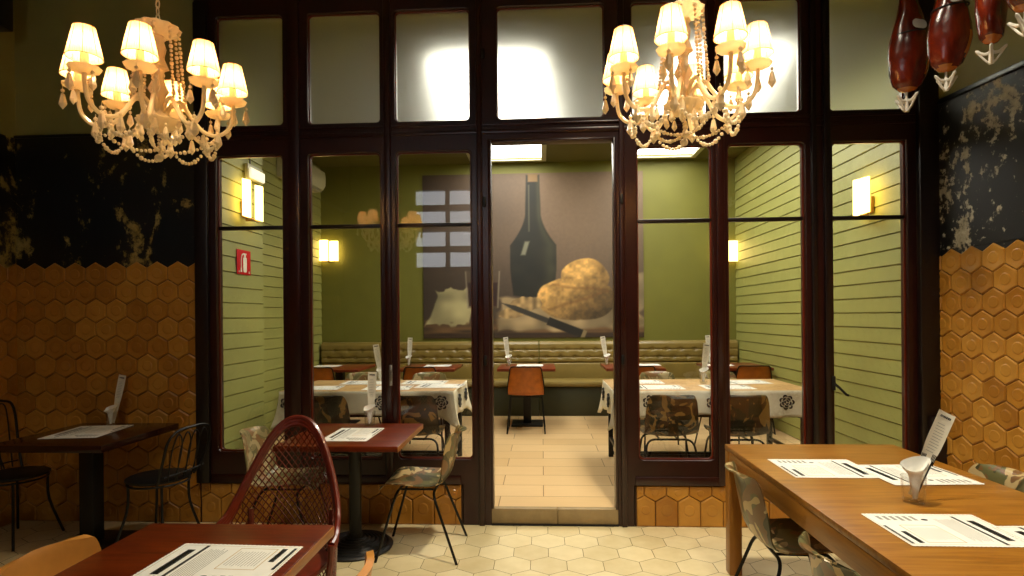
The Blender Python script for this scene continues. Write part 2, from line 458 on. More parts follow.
# ------------------------------------------------------------------ hexagon tile relief
def hex_relief(mb, x0, x1, z0, ztop, mx, w=.16, bottom=None, extend=True, phase=0, seed=1, clip_top=None, step0=0):
    """raised hexagon tiles in a local XZ plane, relief toward -Y of the local frame."""
    Rr = w / math.sqrt(3); rnd = random.Random(seed)
    g = .980
    row = 0; zc = ztop - Rr
    last = False
    while not last:
        ext = None
        if zc - Rr * .5 - z0 < Rr * .95: last = True
        n0 = int(math.floor(x0 / w)) - 1; n1 = int(math.ceil(x1 / w)) + 1
        for i in range(n0, n1 + 1):
            xc = i * w + (w / 2 if (row + phase) % 2 else 0)
            if xc + w / 2 < x0 + .004 or xc - w / 2 > x1 - .004: continue
            full = [(xc + Rr * g * math.sin(PI / 3 * k), zc + Rr * g * math.cos(PI / 3 * k)) for k in range(6)]
            if last: full[2] = (full[2][0], z0); full[4] = (full[4][0], z0); full = [full[0], full[1], full[2], full[4], full[5]]
            p = clip_poly(full[::-1], x0, x1, z0, clip_top if clip_top else 99)
            if len(p) < 3: continue
            # resample edges so the inner ring can be round
            q = []
            for a in range(len(p)):
                A, B = p[a], p[(a + 1) % len(p)]; q.append(A); q.append(((A[0] + B[0]) / 2, (A[1] + B[1]) / 2))
            cx = sum(a for a, b in p) / len(p); cz = sum(b for a, b in p) / len(p)
            n = len(q); vs = []
            rad = min(math.hypot(a - cx, b - cz) for a, b in q)
            for (sc_, d, circ) in ((1, 0, 0), (.985, .007, 0), (.90, .0125, 0), (.82, .0125, 0), (.66, .0095, .6), (.48, .0085, 1), (.40, .0115, 1)):
                for a, b in q:
                    L = math.hypot(a - cx, b - cz)
                    k = sc_ * (1 - circ) + (sc_ * rad * 1.05 / max(L, 1e-4)) * circ
                    vs.append((cx + (a - cx) * k, -d, cz + (b - cz) * k))
            fs = []
            for lv in range(6):
                for k in range(n): fs.append((lv * n + k, lv * n + (k + 1) % n, (lv + 1) * n + (k + 1) % n, (lv + 1) * n + k))
            fs.append(tuple(6 * n + k for k in range(n)))
            mb.add(vs, fs, 0, mx, rnd.random())
        zc -= 1.5 * Rr; row += 1
    return mb

# wall coplanar with the partition, at its left
TOPT = 1.955; TOPP = 2.90
wl = MB().box(XL - .15, -2.56, YP + .015, YP + .17, 0, ZC)
wf = struct(wl.build('wall_front_left', M['plaster'], smooth=False))
hm = MB(); hex_relief(hm, XL, -2.56, 0, TOPT, Matrix.Translation((0, YP + .012, 0)), seed=4)
hm.box(XL, -2.56, YP + .0105, YP + .0145, 0, TOPT - .05, 1)
hm.build('hexagon_tiles', [M['tile'], M['grout']], wf, True, 20)
pn = MB().box(XL, -2.5, YP + .004, YP + .0145, TOPT - .16, TOPP)
pn.v = [Vector((a.x, a.y + (.006 if a.z < TOPT else 0), a.z)) for a in pn.v]
pn.build('weathered_panel', M['weather'], wf, False)
tp = MB().rbox(XL, -2.5, YP - .004, YP + .0145, TOPP, TOPP + .022, .003); tp.build('panel_edge', M['panel_frame'], wf)
# left wall
wl = MB().box(XL - .15, XL, REAR, YP + .1, 0, ZC); wlo = struct(wl.build('wall_left', M['plaster'], smooth=False))
mxl = Matrix.Translation((XL, YP, 0)) @ Matrix.Rotation(R_(90), 4, 'Z')
hm = MB(); hex_relief(hm, -7, 0, 0, TOPT, Matrix.Translation((XL + .003, YP, 0)) @ Matrix.Rotation(R_(90), 4, 'Z'), seed=8)
hm.build('hexagon_tiles', [M['tile']], wlo, True, 20)
pn = MB().box(XL, XL + .006, REAR, YP, TOPT - .05, TOPP); pn.build('weathered_panel', M['weather'], wlo, False)
struct(MB().rbox(XL + .0, XL + .16, REAR + .02, YP - .16, 3.62, 4.68, .01).build('trim_1', M['frame_dark']))
# right wall (splayed)
ang = math.atan2(RD.y, RD.x)
mxr = Matrix.Translation((XR, YP + .1, 0)) @ Matrix.Rotation(ang, 4, 'Z')     # local +X runs to the street, local -Y faces the room
wr = MB().box(0, tr_len + .3, 0, .16, 0, ZC, 0, mxr); wro = struct(wr.build('wall_right', M['plaster'], smooth=False))
hm = MB(); hex_relief(hm, .08, tr_len, 0, 1.95, mxr @ Matrix.Translation((0, -.003, 0)), seed=5, phase=1)
hm.box(.08, tr_len, -.0035, 0, 0, 1.88, 1, mxr)
hm.build('hexagon_tiles', [M['tile'], M['grout']], wro, True, 20)
pn = MB().box(.08, tr_len, -.009, 0, 1.95, 2.95, 0, mxr); pn.box(.08, tr_len, -.004, 0, 1.80, 1.95, 0, mxr); pn.build('weathered_panel', M['weather_pale'], wro, False)
MB().rbox(.08, tr_len, -.022, 0, 2.95, 2.985, .004, 0, mxr).build('panel_edge', M['panel_frame'], wro)
# street-side wall with its transom window
ww = (-2.55, -.5, 2.45, 4.1)
wb = MB(); wb.box(XL - .15, ww[0], REAR - .15, REAR, 0, ZC); wb.box(ww[1], RX + .4, REAR - .15, REAR, 0, ZC)
wb.box(ww[0], ww[1], REAR - .15, REAR, 0, ww[2]); wb.box(ww[0], ww[1], REAR - .15, REAR, ww[3], ZC)
struct(wb.build('wall_rear', M['dark_plaster'], smooth=False))
wn = MB()
for i in range(5):
    z = ww[2] + (ww[3] - ww[2]) * i / 4; wn.rbox(ww[0] - .03, ww[1] + .03, REAR - .1, REAR + .03, z - .06, z + .06, .006)
for i in range(4):
    x = ww[0] + (ww[1] - ww[0]) * i / 3; wn.rbox(x - .04, x + .04, REAR - .09, REAR + .02, ww[2], ww[3], .006)
struct(wn.build('window_1', M['frame_dark']))
struct(MB().box(XL - .2, RX + .4, REAR - .2, YP + .2, ZC, ZC + .1).build('ceiling', M['ceiling'], smooth=False))

# ------------------------------------------------------------------ inner room shell
def siding(name, L, x, y0, y1, sgn, mat, parent=None):
    """shiplap boards: a profile with one groove per board run along Y; sgn = side the boards face."""
    p = .127; prof = []; z = 0.0
    while z < ZC2:
        zt = min(z + p, ZC2)
        prof += [(.012, z + .003), (.004, zt - .007), (.002, zt - .006), (-.008, zt - .004), (-.008, zt)]
        z += p
    mb = MB(); n = len(prof)
    vs = [(x + sgn * d, y, zz) for y in (y0, y1) for d, zz in prof]
    fs = [((i, i + 1, n + i + 1, n + i) if sgn > 0 else (i + 1, i, n + i, n + i + 1)) for i in range(n - 1)]
    mb.add(vs, fs); mb.box(min(x - sgn * .12, x - sgn * .01), max(x - sgn * .12, x - sgn * .01), y0, y1, 0, ZC2)
    return struct(mb.build(name, mat, parent, False))
siding('wall_inner_left', 0, BL, YP + .17, BY, 1, M['siding'])
siding('wall_inner_right', 0, BR, YP + .10, BY, -1, M['siding'])
siding('wall_pier', 0, -2.57, YP + .10, 5.22, 1, M['siding'])
pe = MB().box(BL, -2.575, YP + .17, 5.225, 0, ZC2); pe.build('pier_core', M['siding'], bpy.data.objects['wall_pier'], False)
struct(MB().box(BL - .2, BR + .2, BY, BY + .15, 0, ZC2 + .3).build('wall_inner_back', M['olive_wall'], smooth=False))
# ceiling of the inner room, with two openings for luminous panels
LP = [(-.98, .03), (1.2, 2.17)]; LY = (5.0, 8.42)
ci = MB()
for a, b in ((BL - .2, LP[0][0]), (LP[0][1], LP[1][0]), (LP[1][1], BR + .2)): ci.box(a, b, YP + .05, BY + .1, ZC2, ZC2 + .1)
for a, b in LP: ci.box(a, b, YP + .05, LY[0], ZC2, ZC2 + .1); ci.box(a, b, LY[1], BY + .1, ZC2, ZC2 + .1)
struct(ci.build('ceiling_inner', M['ceiling'], smooth=False))
for i, (a, b) in enumerate(LP):
    r = empty('ceiling_light', ((a + b) / 2, (LY[0] + LY[1]) / 2, ZC2), 0,
              ['long white luminous ceiling panel above the doorway', 'long white luminous ceiling panel nearer the boarded right wall'][i], 'ceiling light', 'luminous ceiling panels')
    hw, hl = (b - a) / 2, (LY[1] - LY[0]) / 2
    MB().box(-hw + .002, hw - .002, -hl + .002, hl - .002, .03, .06).build('diffuser', M['panel_light'], r, False)
    f = MB()
    f.rbox(-hw - .05, -hw + .02, -hl - .05, hl + .05, -.02, -.0005, .004); f.rbox(hw - .02, hw + .05, -hl - .05, hl + .05, -.02, -.0005, .004)
    f.rbox(-hw + .02, hw - .02, -hl - .05, -hl + .02, -.02, -.0005, .004); f.rbox(-hw + .02, hw - .02, hl - .02, hl + .05, -.02, -.0005, .004)
    f.build('frame', M['ac_white'], r)

# ------------------------------------------------------------------ timber and glass partition
def round_rect(x0, x1, z0, z1, r, n=5):
    out = []
    for cx, cz, a0 in ((x1 - r, z1 - r, 0), (x0 + r, z1 - r, 90), (x0 + r, z0 + r, 180), (x1 - r, z0 + r, 270)):
        for k in range(n + 1):
            a = R_(a0 + 90 * k / n); out.append((cx + r * math.cos(a), cz + r * math.sin(a)))
    return out
def curve_board(name, outer, holes, depth, bevel, mat, y, parent=None):
    cu = bpy.data.curves.new(name, 'CURVE'); cu.dimensions = '2D'; cu.fill_mode = 'BOTH'
    cu.extrude = depth / 2 - bevel; cu.bevel_depth = bevel; cu.bevel_resolution = 2; cu.offset = -bevel
    for pl in [outer] + holes:
        sp = cu.splines.new('POLY'); sp.points.add(len(pl) - 1); sp.use_cyclic_u = True
        for pt, (a, b) in zip(sp.points, pl): pt.co = (a, b, 0, 1)
    tmp = bpy.data.objects.new(name, cu); COL.objects.link(tmp)
    me = bpy.data.meshes.new_from_object(tmp.evaluated_get(bpy.context.evaluated_depsgraph_get()))
    bpy.data.objects.remove(tmp); bpy.data.curves.remove(cu)
    me.transform(Matrix.Translation((0, y, 0)) @ Matrix.Rotation(R_(90), 4, 'X'))
    me.materials.clear(); me.materials.append(mat)
    me.polygons.foreach_set('use_smooth', [True] * len(me.polygons)); me.set_sharp_from_angle(angle=R_(35)); me.update()
    o = bpy.data.objects.new(name, me); COL.objects.link(o)
    if parent is not None: o.parent = parent
    return o
panes = [('A', -2.416, -1.913), ('B', -1.717, -1.178), ('C', -1.06, -.508), ('D', .688, 1.217), ('E', 1.329, 1.864), ('F', 2.056, 2.561)]
ups = [(-2.41, -1.905), (-1.715, -1.175), (-1.065, -.512), (-.315, .462), (.655, 1.195), (1.31, 1.845), (2.04, 2.555)]
LZ0, LZ1, MZ, UZ0, UZ1 = .478, 2.73, 2.195, 2.95, 3.765
holes = []
for n, a, b in panes: holes.append(round_rect(a, b, .53 if n == 'A' else LZ0, LZ1, .03 if n != 'F' else .012))
for a, b in ups: holes.append(round_rect(a, b, UZ0, UZ1, .03))
outer = [(-2.585, .293)]
outer += [(-.585, .293), (-.585, 0), (-.378, 0), (-.378, 2.80), (.537, 2.80), (.537, 0), (.652, 0), (.652, .293), (XR + .05, .293), (XR + .05, 4.68)]
outer += [(-2.45, 4.68), (-2.45, 3.99)]
outer += [(-2.585 + .135 - .135 * math.sin(R_(a)), 3.88 + .11 * math.cos(R_(a))) for a in (20, 45, 70, 90)]
part = curve_board('wall_partition', outer, holes, .085, .007, M['frame'], YP + .0425)
struct(part)
post = MB()
def moulded(x0, x1, z0, z1, d=.018, mi=0):
    post.rbox(x0, x1, YP - d, YP + .001, z0, z1, .006, mi)
for x0, x1 in ((-1.86, -1.775), (-1.145, -1.095), (.56, .60), (1.245, 1.30), (-.465, -.425)): moulded(x0, x1, .30 if x0 not in (.56, -.465) else .0, 4.6)
moulded(1.90, 1.935, .3, 4.6, .03, 1); moulded(1.985, 2.03, .3, 4.6, .03, 1); moulded(2.62, 2.75, 0.0, 4.6, .05, 1); moulded(-2.57, -2.47, .30, 3.87, .03, 1)  # outer posts use the darker timber, their backlit shade put into the colour
moulded(2.66, 2.80, 0.0, .80, .10, 1)
for z0, z1 in ((2.845, 2.875), (2.905, 2.92)): post.rbox(-2.47, 2.62, YP - .012, YP + .001, z0, z1, .004)
post.rbox(-2.47, -.6, YP - .014, YP + .001, .30, .36, .005); post.rbox(.66, 2.62, YP - .014, YP + .001, .30, .36, .005)
post.build('moulding', [M['frame'], M['frame_dark']], part)
# door lining, hinges, locks
dl = MB(); dl.rbox(-.378, -.362, YP + .0, YP + .1, .12, 2.80, .003); dl.rbox(.521, .537, YP + .0, YP + .1, .12, 2.80, .003); dl.rbox(-.36, .52, YP + .0, YP + .1, 2.785, 2.80, .003)
dl.build('door_lining', M['frame'], part)
hw = MB()
for x, z in ((-.41, 3.42), (-.41, 2.35), (-.41, 1.2), (.575, 2.35), (.575, 1.2)): hw.rbox(x - .011, x + .011, YP - .03, YP - .012, z - .035, z + .035, .004)
hw.build('hinge', M['black_iron'], part)
lk = MB(); lk.rbox(-1.105 - .012, -1.105 + .012, YP - .022, YP - .014, 1.02, 1.17, .003); lk.tube([(-1.105, YP - .022, 1.13), (-1.105, YP - .05, 1.13)], .007); lk.tube([(-1.105, YP - .022, 1.06), (-1.095, YP - .045, 1.05), (-1.09, YP - .05, 1.03)], .005)
lk.build('lock', M['steel'], part)
hk = MB(); hk.tube([(2.035, YP - .03, 1.03), (2.06, YP - .06, 1.0), (2.10, YP - .07, .955), (2.115, YP - .07, .95)], .009); hk.rbox(2.02, 2.045, YP - .04, YP - .028, .98, 1.08, .004); hk.build('window_stay', M['black_iron'], part)
wi = 2
for n, a, b in panes:
    z0 = .53 if n == 'A' else LZ0
    w = MB().box(a - .012, b + .012, YP + .040, YP + .045, z0 - .012, LZ1 + .012)
    o = struct(w.build('window_%d' % wi, M['glass'], smooth=False)); wi += 1
    MB().rbox(a - .004, b + .004, YP + .024, YP + .058, MZ - .014, MZ + .014, .004).build('glazing_bar', M['frame_dark'], o)
    curve_board('glazing_bead', round_rect(a - .004, b + .004, z0 - .004, LZ1 + .004, .03), [round_rect(a + .010, b - .010, z0 + .010, LZ1 - .010, .026)], .012, .002, M['bead'], YP + .030, o)
for a, b in ups:
    w = MB().box(a - .012, b + .012, YP + .038, YP + .046, UZ0 - .012, UZ1 + .012)
    o = struct(w.build('window_%d' % wi, M['frost'], smooth=False)); wi += 1
    curve_board('glazing_bead', round_rect(a - .004, b + .004, UZ0 - .004, UZ1 + .004, .03), [round_rect(a + .008, b - .008, UZ0 + .008, UZ1 - .008, .026)], .012, .002, M['bead'], YP + .030, o)
# tiled plinths under the glass
for nm, a, b in (('baseboard_left', -2.549, -.60), ('baseboard_right', .668, XR)):
    pb = MB().box(a - .01, b + .01, YP + .012, YP + .10, 0, .30, 1)
    hex_relief(pb, a, b, 0, .225 + .1386, Matrix.Translation((0, YP + .012, 0)), seed=11, clip_top=.292)
    struct(pb.build(nm, [M['tile'], M['grout']], None, True, 20))
struct(MB().box(-2.45, XR + .1, YP + .086, YP + .16, 3.785, 4.7).build('wall_partition_head', M['plaster'], smooth=False))

# ------------------------------------------------------------------ still life mural (a plain generic one)
def build_mural():
    X0, X1, Z0, Z1 = -1.766, 1.492, 1.195, 3.63
    nx, nz = 300, 225
    u = np.linspace(424, 644, nx + 1); v = np.linspace(338, 169, nz + 1)
    U, V = np.meshgrid(u, v)
    rs = np.random.RandomState(5)
    def vnoise(sx, sy):
        gx = int(220 / sx) + 3; gy = int(170 / sy) + 3; g = rs.rand(gy, gx)
        fx = (U - 424) / sx; fy = (V - 169) / sy
        ix = fx.astype(int); iy = fy.astype(int); tx = fx - ix; ty = fy - iy
        tx = tx * tx * (3 - 2 * tx); ty = ty * ty * (3 - 2 * ty)
        return (g[iy, ix] * (1 - tx) + g[iy, ix + 1] * tx) * (1 - ty) + (g[iy + 1, ix] * (1 - tx) + g[iy + 1, ix + 1] * tx) * ty
    n1 = vnoise(40, 40); n2 = vnoise(12, 9); n3 = vnoise(4, 4); n4 = vnoise(2, 2); n5 = vnoise(22, 3)
    C = np.zeros(U.shape + (3,))
    def c(*a): return np.array(a, float)
    k = np.clip((U - 424) / 150, 0, 1)[..., None]
    C[:] = c(84, 66, 50) * (1 - k) + c(132, 108, 84) * k
    C *= (.88 + .2 * n1 + .05 * n4)[..., None]
    k = np.clip((V - 225) / 70, 0, 1)[..., None]; C *= (1 - .25 * k)
    def blend(mask, col):
        mk = np.clip(mask, 0, 1)[..., None]; C[:] = C * (1 - mk) + col * mk
    sm = lambda d, w=1.2: np.clip(.5 - d / w, 0, 1)
    # plank
    blend(sm(318 + 2 * n1 - V, 2), (c(112, 82, 50) * (.6 + .6 * n5[..., None])))
    blend(sm(333 - V, 1.5), c(60, 42, 26) * (.8 + .4 * n5[..., None]))
    # pale napkin on the plank
    nap = np.maximum(np.abs(U - 572) - 76 + 10 * n2, np.abs(V - 314) - 14 - 4 * n2 + (U - 572) * .02)
    blend(sm(nap, 3), c(186, 160, 116) * (.65 + .5 * n2[..., None]) )
    flat = np.maximum(np.abs(U - 648) - 24, np.abs(V - 296 + (U - 624) * .3) - 16 - 5 * n2)
    blend(sm(flat, 3), c(168, 146, 110) * (.7 + .4 * n2[..., None]))
    # crumpled paper
    pp = np.maximum(np.abs(U - 454 + .25 * (V - 300)) - 15 - 8 * n2, np.abs(V - 306) - 21 + 6 * n3)
    blend(sm(pp, 2), c(196, 184, 132) * (.55 + .6 * n2[..., None]))
    # bottle
    t = np.clip((V - 172) / 122, 0, 1)
    half = np.where(V < 210, 6.5 + (V - 172) * .03, np.where(V < 243, 7.6 + ((V - 210) / 33) ** 1.7 * 15.5, 23 - np.clip((V - 268) / 27, 0, 1) * 3))
    d = np.abs(U - 535) - half
    d = np.maximum(d, np.maximum(171 - V, V - 296 + ((U - 535) / 22) ** 2 * 2))
    xx = (U - 535) / np.maximum(half, 1)
    col = c(24, 24, 16) * (1 + 1.0 * np.exp(-((xx - .75) / .28) ** 2))[..., None] + c(28, 24, 16) * n2[..., None] * .6
    blend(sm(d, 1.6), col)
    hl = np.maximum(np.abs(U - 527 + .3 * (V - 246)) - 2.4, np.abs(V - 246) - 7); blend(sm(hl, 2) * .75, c(170, 168, 140))
    hl = np.maximum(np.abs(U - 531) - .7, np.abs(V - 205) - 24); blend(sm(hl, 1.5) * .5, c(150, 140, 110))
    ck = np.maximum(np.abs(U - 535) - 5, np.abs(V - 174) - 4); blend(sm(ck, 1.5), c(140, 108, 66))
    # glass of dark wine
    hw2 = 17 - (V - 270) * .05
    d = np.maximum(np.abs(U - 484) - hw2, np.abs(V - 288) - 19); blend(sm(d, 1.5) * .55, c(96, 76, 56))
    d = np.maximum(np.abs(U - 484) - hw2 + 1.5, np.abs(V - 293) - 12); blend(sm(d, 1.5), c(44, 16, 14) * (.8 + .5 * n2[..., None]))
    d = np.maximum(np.abs(np.abs(U - 484) - hw2) - .7, np.abs(V - 288) - 19); blend(sm(d, 1) * .6, c(176, 166, 140))
    # round loaf with a slashed crust
    r = np.minimum(((U - 572) / 33) ** 2 + ((V - 298) / 22) ** 2, ((U - 586) / 24) ** 2 + ((V - 277) / 20) ** 2)
    r = np.minimum(r, ((U - 590) / 27) ** 2 + ((V - 300) / 20) ** 2)
    shade = np.clip(1.15 - .5 * ((U - 560) / 60) - .45 * ((V - 280) / 40), .45, 1.25)
    loaf = (c(206, 160, 92) * (.55 + .32 * n3 + .32 * n2)[..., None] + c(40, 30, 10) * n4[..., None]) * shade[..., None]
    blend(sm((r - 1 - .2 * (n2 - .5)) * 16, 2), loaf)
    for a, b in ((-.3, 300), (.1, 285)):
        ln = np.abs(V - b - a * (U - 575) - 3 * n2) - 1.2; blend(sm(ln, 2.5) * (r < .75) * .45, c(120, 78, 36))
    r = np.minimum(((U - 528) / 17) ** 2 + ((V - 303) / 7) ** 2, ((U - 512) / 13) ** 2 + ((V - 313) / 5) ** 2)
    blend(sm((r - 1 - .5 * (n3 - .5)) * 10, 2), c(210, 172, 112) * (.6 + .5 * n3[..., None]))
    # knife
    ca, sa = math.cos(R_(22)), math.sin(R_(22))
    a = (U - 503) * ca + (V - 302) * sa; b = -(U - 503) * sa + (V - 302) * ca
    d = np.maximum(np.abs(a - 26) - 26, np.abs(b) - 2.6 * np.clip(a / 14, .15, 1)); blend(sm(d, 1.2), c(58, 54, 46))
    d = np.maximum(np.abs(a - 70) - 20, np.abs(b) - 4.2); blend(sm(d, 1.2), c(30, 26, 20))
    d = np.maximum(np.abs(a - 88) - 2, np.abs(b) - 4.6); blend(sm(d, 1.2), c(150, 130, 90))
    C = np.clip(C * .86 / 255, 0, 1)
    Lc = np.where(C <= .04045, C / 12.92, ((C + .055) / 1.055) ** 2.4)
    xs = np.linspace(X0, X1, nx + 1); zs = np.linspace(Z0, Z1, nz + 1)
    vs = [(x, BY - .018, z) for z in zs for x in xs]; w = nx + 1
    fs = [(j * w + i, j * w + i + 1, (j + 1) * w + i + 1, (j + 1) * w + i) for j in range(nz) for i in range(nx)]
    b0 = len(vs); vs += [(X0, BY - .002, Z0), (X1, BY - .002, Z0), (X1, BY - .002, Z1), (X0, BY - .002, Z1)]
    e = [0, nx, nz * w + nx, nz * w]
    for i in range(4): fs.append((e[i], b0 + i, b0 + (i + 1) % 4, e[(i + 1) % 4]))
    me = bpy.data.meshes.new('mural'); me.from_pydata(vs, [], fs)
    at = me.color_attributes.new('print', 'FLOAT_COLOR', 'POINT')
    flat = np.ones((len(vs), 4), np.float32); flat[:b0, :3] = Lc.reshape(-1, 3); flat[b0:, :3] = .06
    at.data.foreach_set('color', flat.ravel())
    t = NT('printed_canvas'); a = t.n('ShaderNodeAttribute'); a.attribute_name = 'print'
    t.pbr(a.outputs['Color'], .6, 0, t.bump(t.noise(t.coord(), 200, 2), .05, .002)); me.materials.append(t.m); me.update()
    o = bpy.data.objects.new('mural', me); COL.objects.link(o)
    return tag(o, 'large still life mural of a dark bottle and bread above the banquettes', 'mural')
build_mural()

# ------------------------------------------------------------------ banquettes
def banquette(x0, x1, label):
    r = empty('banquette', ((x0 + x1) / 2, BY - .3, S), 0, label, 'bench', 'olive leather banquettes along the back wall')
    hw = (x1 - x0) / 2; yb = .3 - .004 - .02
    MB().rbox(-hw, hw, -.19, yb, .0, .40, .008).build('base', M['bench_base'], r)
    def seat(u, v):
        x = -hw + .004 + u * (2 * hw - .008)
        P = [(yb - .13, .405), (-.20, .405), (-.225, .42), (-.232, .445), (-.222, .475), (-.19, .492), (-.1, .497), (.0, .497), (yb - .13, .49)]
        f = v * (len(P) - 1); i = min(int(f), len(P) - 2); t = f - i
        return (x, P[i][0] * (1 - t) + P[i + 1][0] * t, P[i][1] * (1 - t) + P[i + 1][1] * t)
    sm_ = MB().grid(seat, 2, 16)
    sm_.add([seat(0, i / 16) for i in range(17)], [tuple(range(17))]); sm_.add([seat(1, i / 16) for i in range(17)], [tuple(reversed(range(17)))])
    sm_.build('seat', M['bench_leather'], r)
    MB().rbox(-hw + .004, hw - .004, yb - .125, yb - .01, .405, .712, .02, seg=3).build('lower_back', M['bench_leather'], r)
    # tufted upper back
    nb = int(round(2 * hw / .20)); pit = 2 * hw / nb
    rows = [.795, .905]
    btn = []
    for j, z in enumerate(rows):
        for i in range(nb + (1 if j else 0)):
            x = -hw + pit * (i + (.5 if j == 0 else 0))
            if abs(x) < hw - .04: btn.append((x, z))
    def tuft(u, v):
        x = -hw + .004 + u * (2 * hw - .008)
        P = [(yb, .716), (yb - .09, .716), (yb - .115, .735), (yb - .12, .80), (yb - .12, .86), (yb - .12, .92), (yb - .115, .985), (yb - .09, 1.02), (yb - .04, 1.03), (yb, 1.02)]
        # finer parameter in the face
        f = v * (len(P) - 1); i = min(int(f), len(P) - 2); t = f - i
        y = P[i][0] * (1 - t) + P[i + 1][0] * t; z = P[i][1] * (1 - t) + P[i + 1][1] * t
        if y < yb - .08:
            d = 0
            for zr in rows: d += .012 * math.exp(-((z - zr) / .012) ** 2)
            for bx, bz in btn:
                if abs(x - bx) < .1:
                    d += .022 * math.exp(-((x - bx) ** 2 + (z - bz) ** 2) / .0008)
            y += min(d, .035)
        return (x, y, z)
    tb = MB().grid(tuft, nb * 12, 72)
    n_ = 73; tb.add([tuft(0, i / 72) for i in range(n_)], [tuple(range(n_))]); tb.add([tuft(1, i / 72) for i in range(n_)], [tuple(reversed(range(n_)))])
    back = tb.build('backrest', M['bench_leather'], r, True, 60)
    b0 = MB().sphere((0, 0, 0), .011, 8, 5).build('button', M['bench_leather'], back)
    for i_, (bx, bz) in enumerate(btn):
        b_ = b0 if i_ == 0 else b0.copy()
        if i_: COL.objects.link(b_)
        b_.location = (bx, yb - .094, bz)
    return r
banquette(-3.28, -.052, 'buttoned olive leather banquette along the left half of the back wall')
banquette(-.044, 2.80, 'buttoned olive leather banquette along the right half of the back wall')

# ------------------------------------------------------------------ wall fittings
def sconce(loc, rz, label):
    r = empty('wall_sconce', loc, rz, label, 'wall lamp', 'two-plate glowing wall sconces')   # local -Y faces the room, back at y=0
    b = MB().rbox(-.05, .05, -.025, -.001, -.16, -.02, .004); b.rbox(-.012, .012, -.09, -.02, -.19, -.165, .003); b.rbox(-.10, .10, -.09, -.07, -.187, -.170, .003)
    b.rbox(-.012, .012, -.03, -.02, -.17, -.15, .002)
    b.build('bracket', M['brass'], r)
    for x0, x1, z0, z1, y in ((-.150, -.014, -.165, .145, -.070), (.014, .150, -.17, .125, -.095)):
        n = 10
        def pl(u, v, x0=x0, x1=x1, z0=z0, z1=z1, y=y):
            a = PI * u; return (x0 + (x1 - x0) * u, y - .028 * math.sin(a), z0 + (z1 - z0) * v)
        g = MB().grid(pl, n, 1)
        g.grid(lambda u, v: (x0 + (x1 - x0) * (1 - u), y + .004, z0 + (z1 - z0) * v), n, 1)
        for v in (0, 1):
            ring = [pl(i / n, v) for i in range(n + 1)] + [(x1, y + .004, z0 + (z1 - z0) * v), (x0, y + .004, z0 + (z1 - z0) * v)]
            g.add(ring, [tuple(range(n + 3)) if v else tuple(reversed(range(n + 3)))])
        g.build('glass_shade', M['sconce_glow'], r)
    return r
sconce((-2.557, 4.87, 2.545), R_(90), 'glowing two-plate sconce on the boarded left wall above the red sign')
sconce((BR - .013, 5.11, 2.53), R_(-90), 'glowing two-plate sconce on the boarded right wall')
sconce((-3.175, BY - .001, 2.535), 0, 'glowing two-plate sconce on the back wall at its left corner')
sconce((2.675, BY - .001, 2.45), 0, 'glowing two-plate sconce on the back wall, partly behind a timber post')

el = empty('emergency_light', (-2.557, 5.02, 2.79), R_(90), 'small white emergency light box above the left wall sconce', 'emergency light')
MB().rbox(-.14, .14, -.035, -.001, -.055, .075, .008).build('housing', M['ac_white'], el)
MB().rbox(-.125, .125, -.06, -.034, -.05, .04, .012).build('lens', M['exit_glow'], el)
MB().tube([(-.06, -.012, .075), (-.06, -.012, .5), (-.06, -.012, .99)], .006).build('conduit', M['frame_dark'], el)
sg = empty('fire_sign', (-2.557, 4.855, 2.0), R_(90), 'red fire extinguisher sign with white pictogram on boarded wall', 'sign')
MB().rbox(-.115, .115, -.006, -.001, -.105, .105, .002).build('plate', M['sign_red'], sg)
px = MB(); yk = -.0085
mx_s = Matrix.Translation((0, yk + .0025, 0)) @ Matrix.Rotation(R_(90), 4, 'X')
px.prism(round_rect(-.015, .045, -.085, .045, .018), .002, mx_s); px.prism(round_rect(.0, .03, .045, .068, .006), .002, mx_s)
px.prism([(-.012, .066), (.04, .066), (.04, .078), (-.012, .078)], .002, mx_s)
hose = smooth_path([(-.012, 0, .072), (-.04, 0, .055), (-.05, 0, .0), (-.048, 0, -.05)], 5)
px.tube([(a.x, yk + .002, a.z) for a in hose], .006, 6)
px.prism([(-.06, -.085), (-.036, -.085), (-.04, -.045), (-.056, -.045)], .002, mx_s)
px.prism([(-.095, -.09), (-.075, -.09), (-.082, -.07)], .002, mx_s); px.prism([(.075, -.09), (.095, -.09), (.082, -.07)], .002, mx_s)
px.build('pictogram', M['sign_white'], sg, False)

ac = empty('air_conditioner', (BL + .013, 7.62, 3.30), R_(90), 'white wall-mounted air conditioner high on left wall by back corner', 'air conditioner')
prof = [(-.001, 0), (-.14, .0), (-.22, .03), (-.255, .09), (-.26, .2), (-.25, .28), (-.22, .295), (-.001, .295)]
body = MB(); body.prism([(y, z) for y, z in prof], .98, Matrix.Translation((-.49, 0, 0)) @ Matrix(((0, 0, 1, 0), (1, 0, 0, 0), (0, 1, 0, 0), (0, 0, 0, 1))))
body.build('body', M['ac_white'], ac, True, 30)
MB().rbox(-.44, .44, -.225, -.13, -.006, .004, .003).build('louvre', M['grey_ink'], ac)

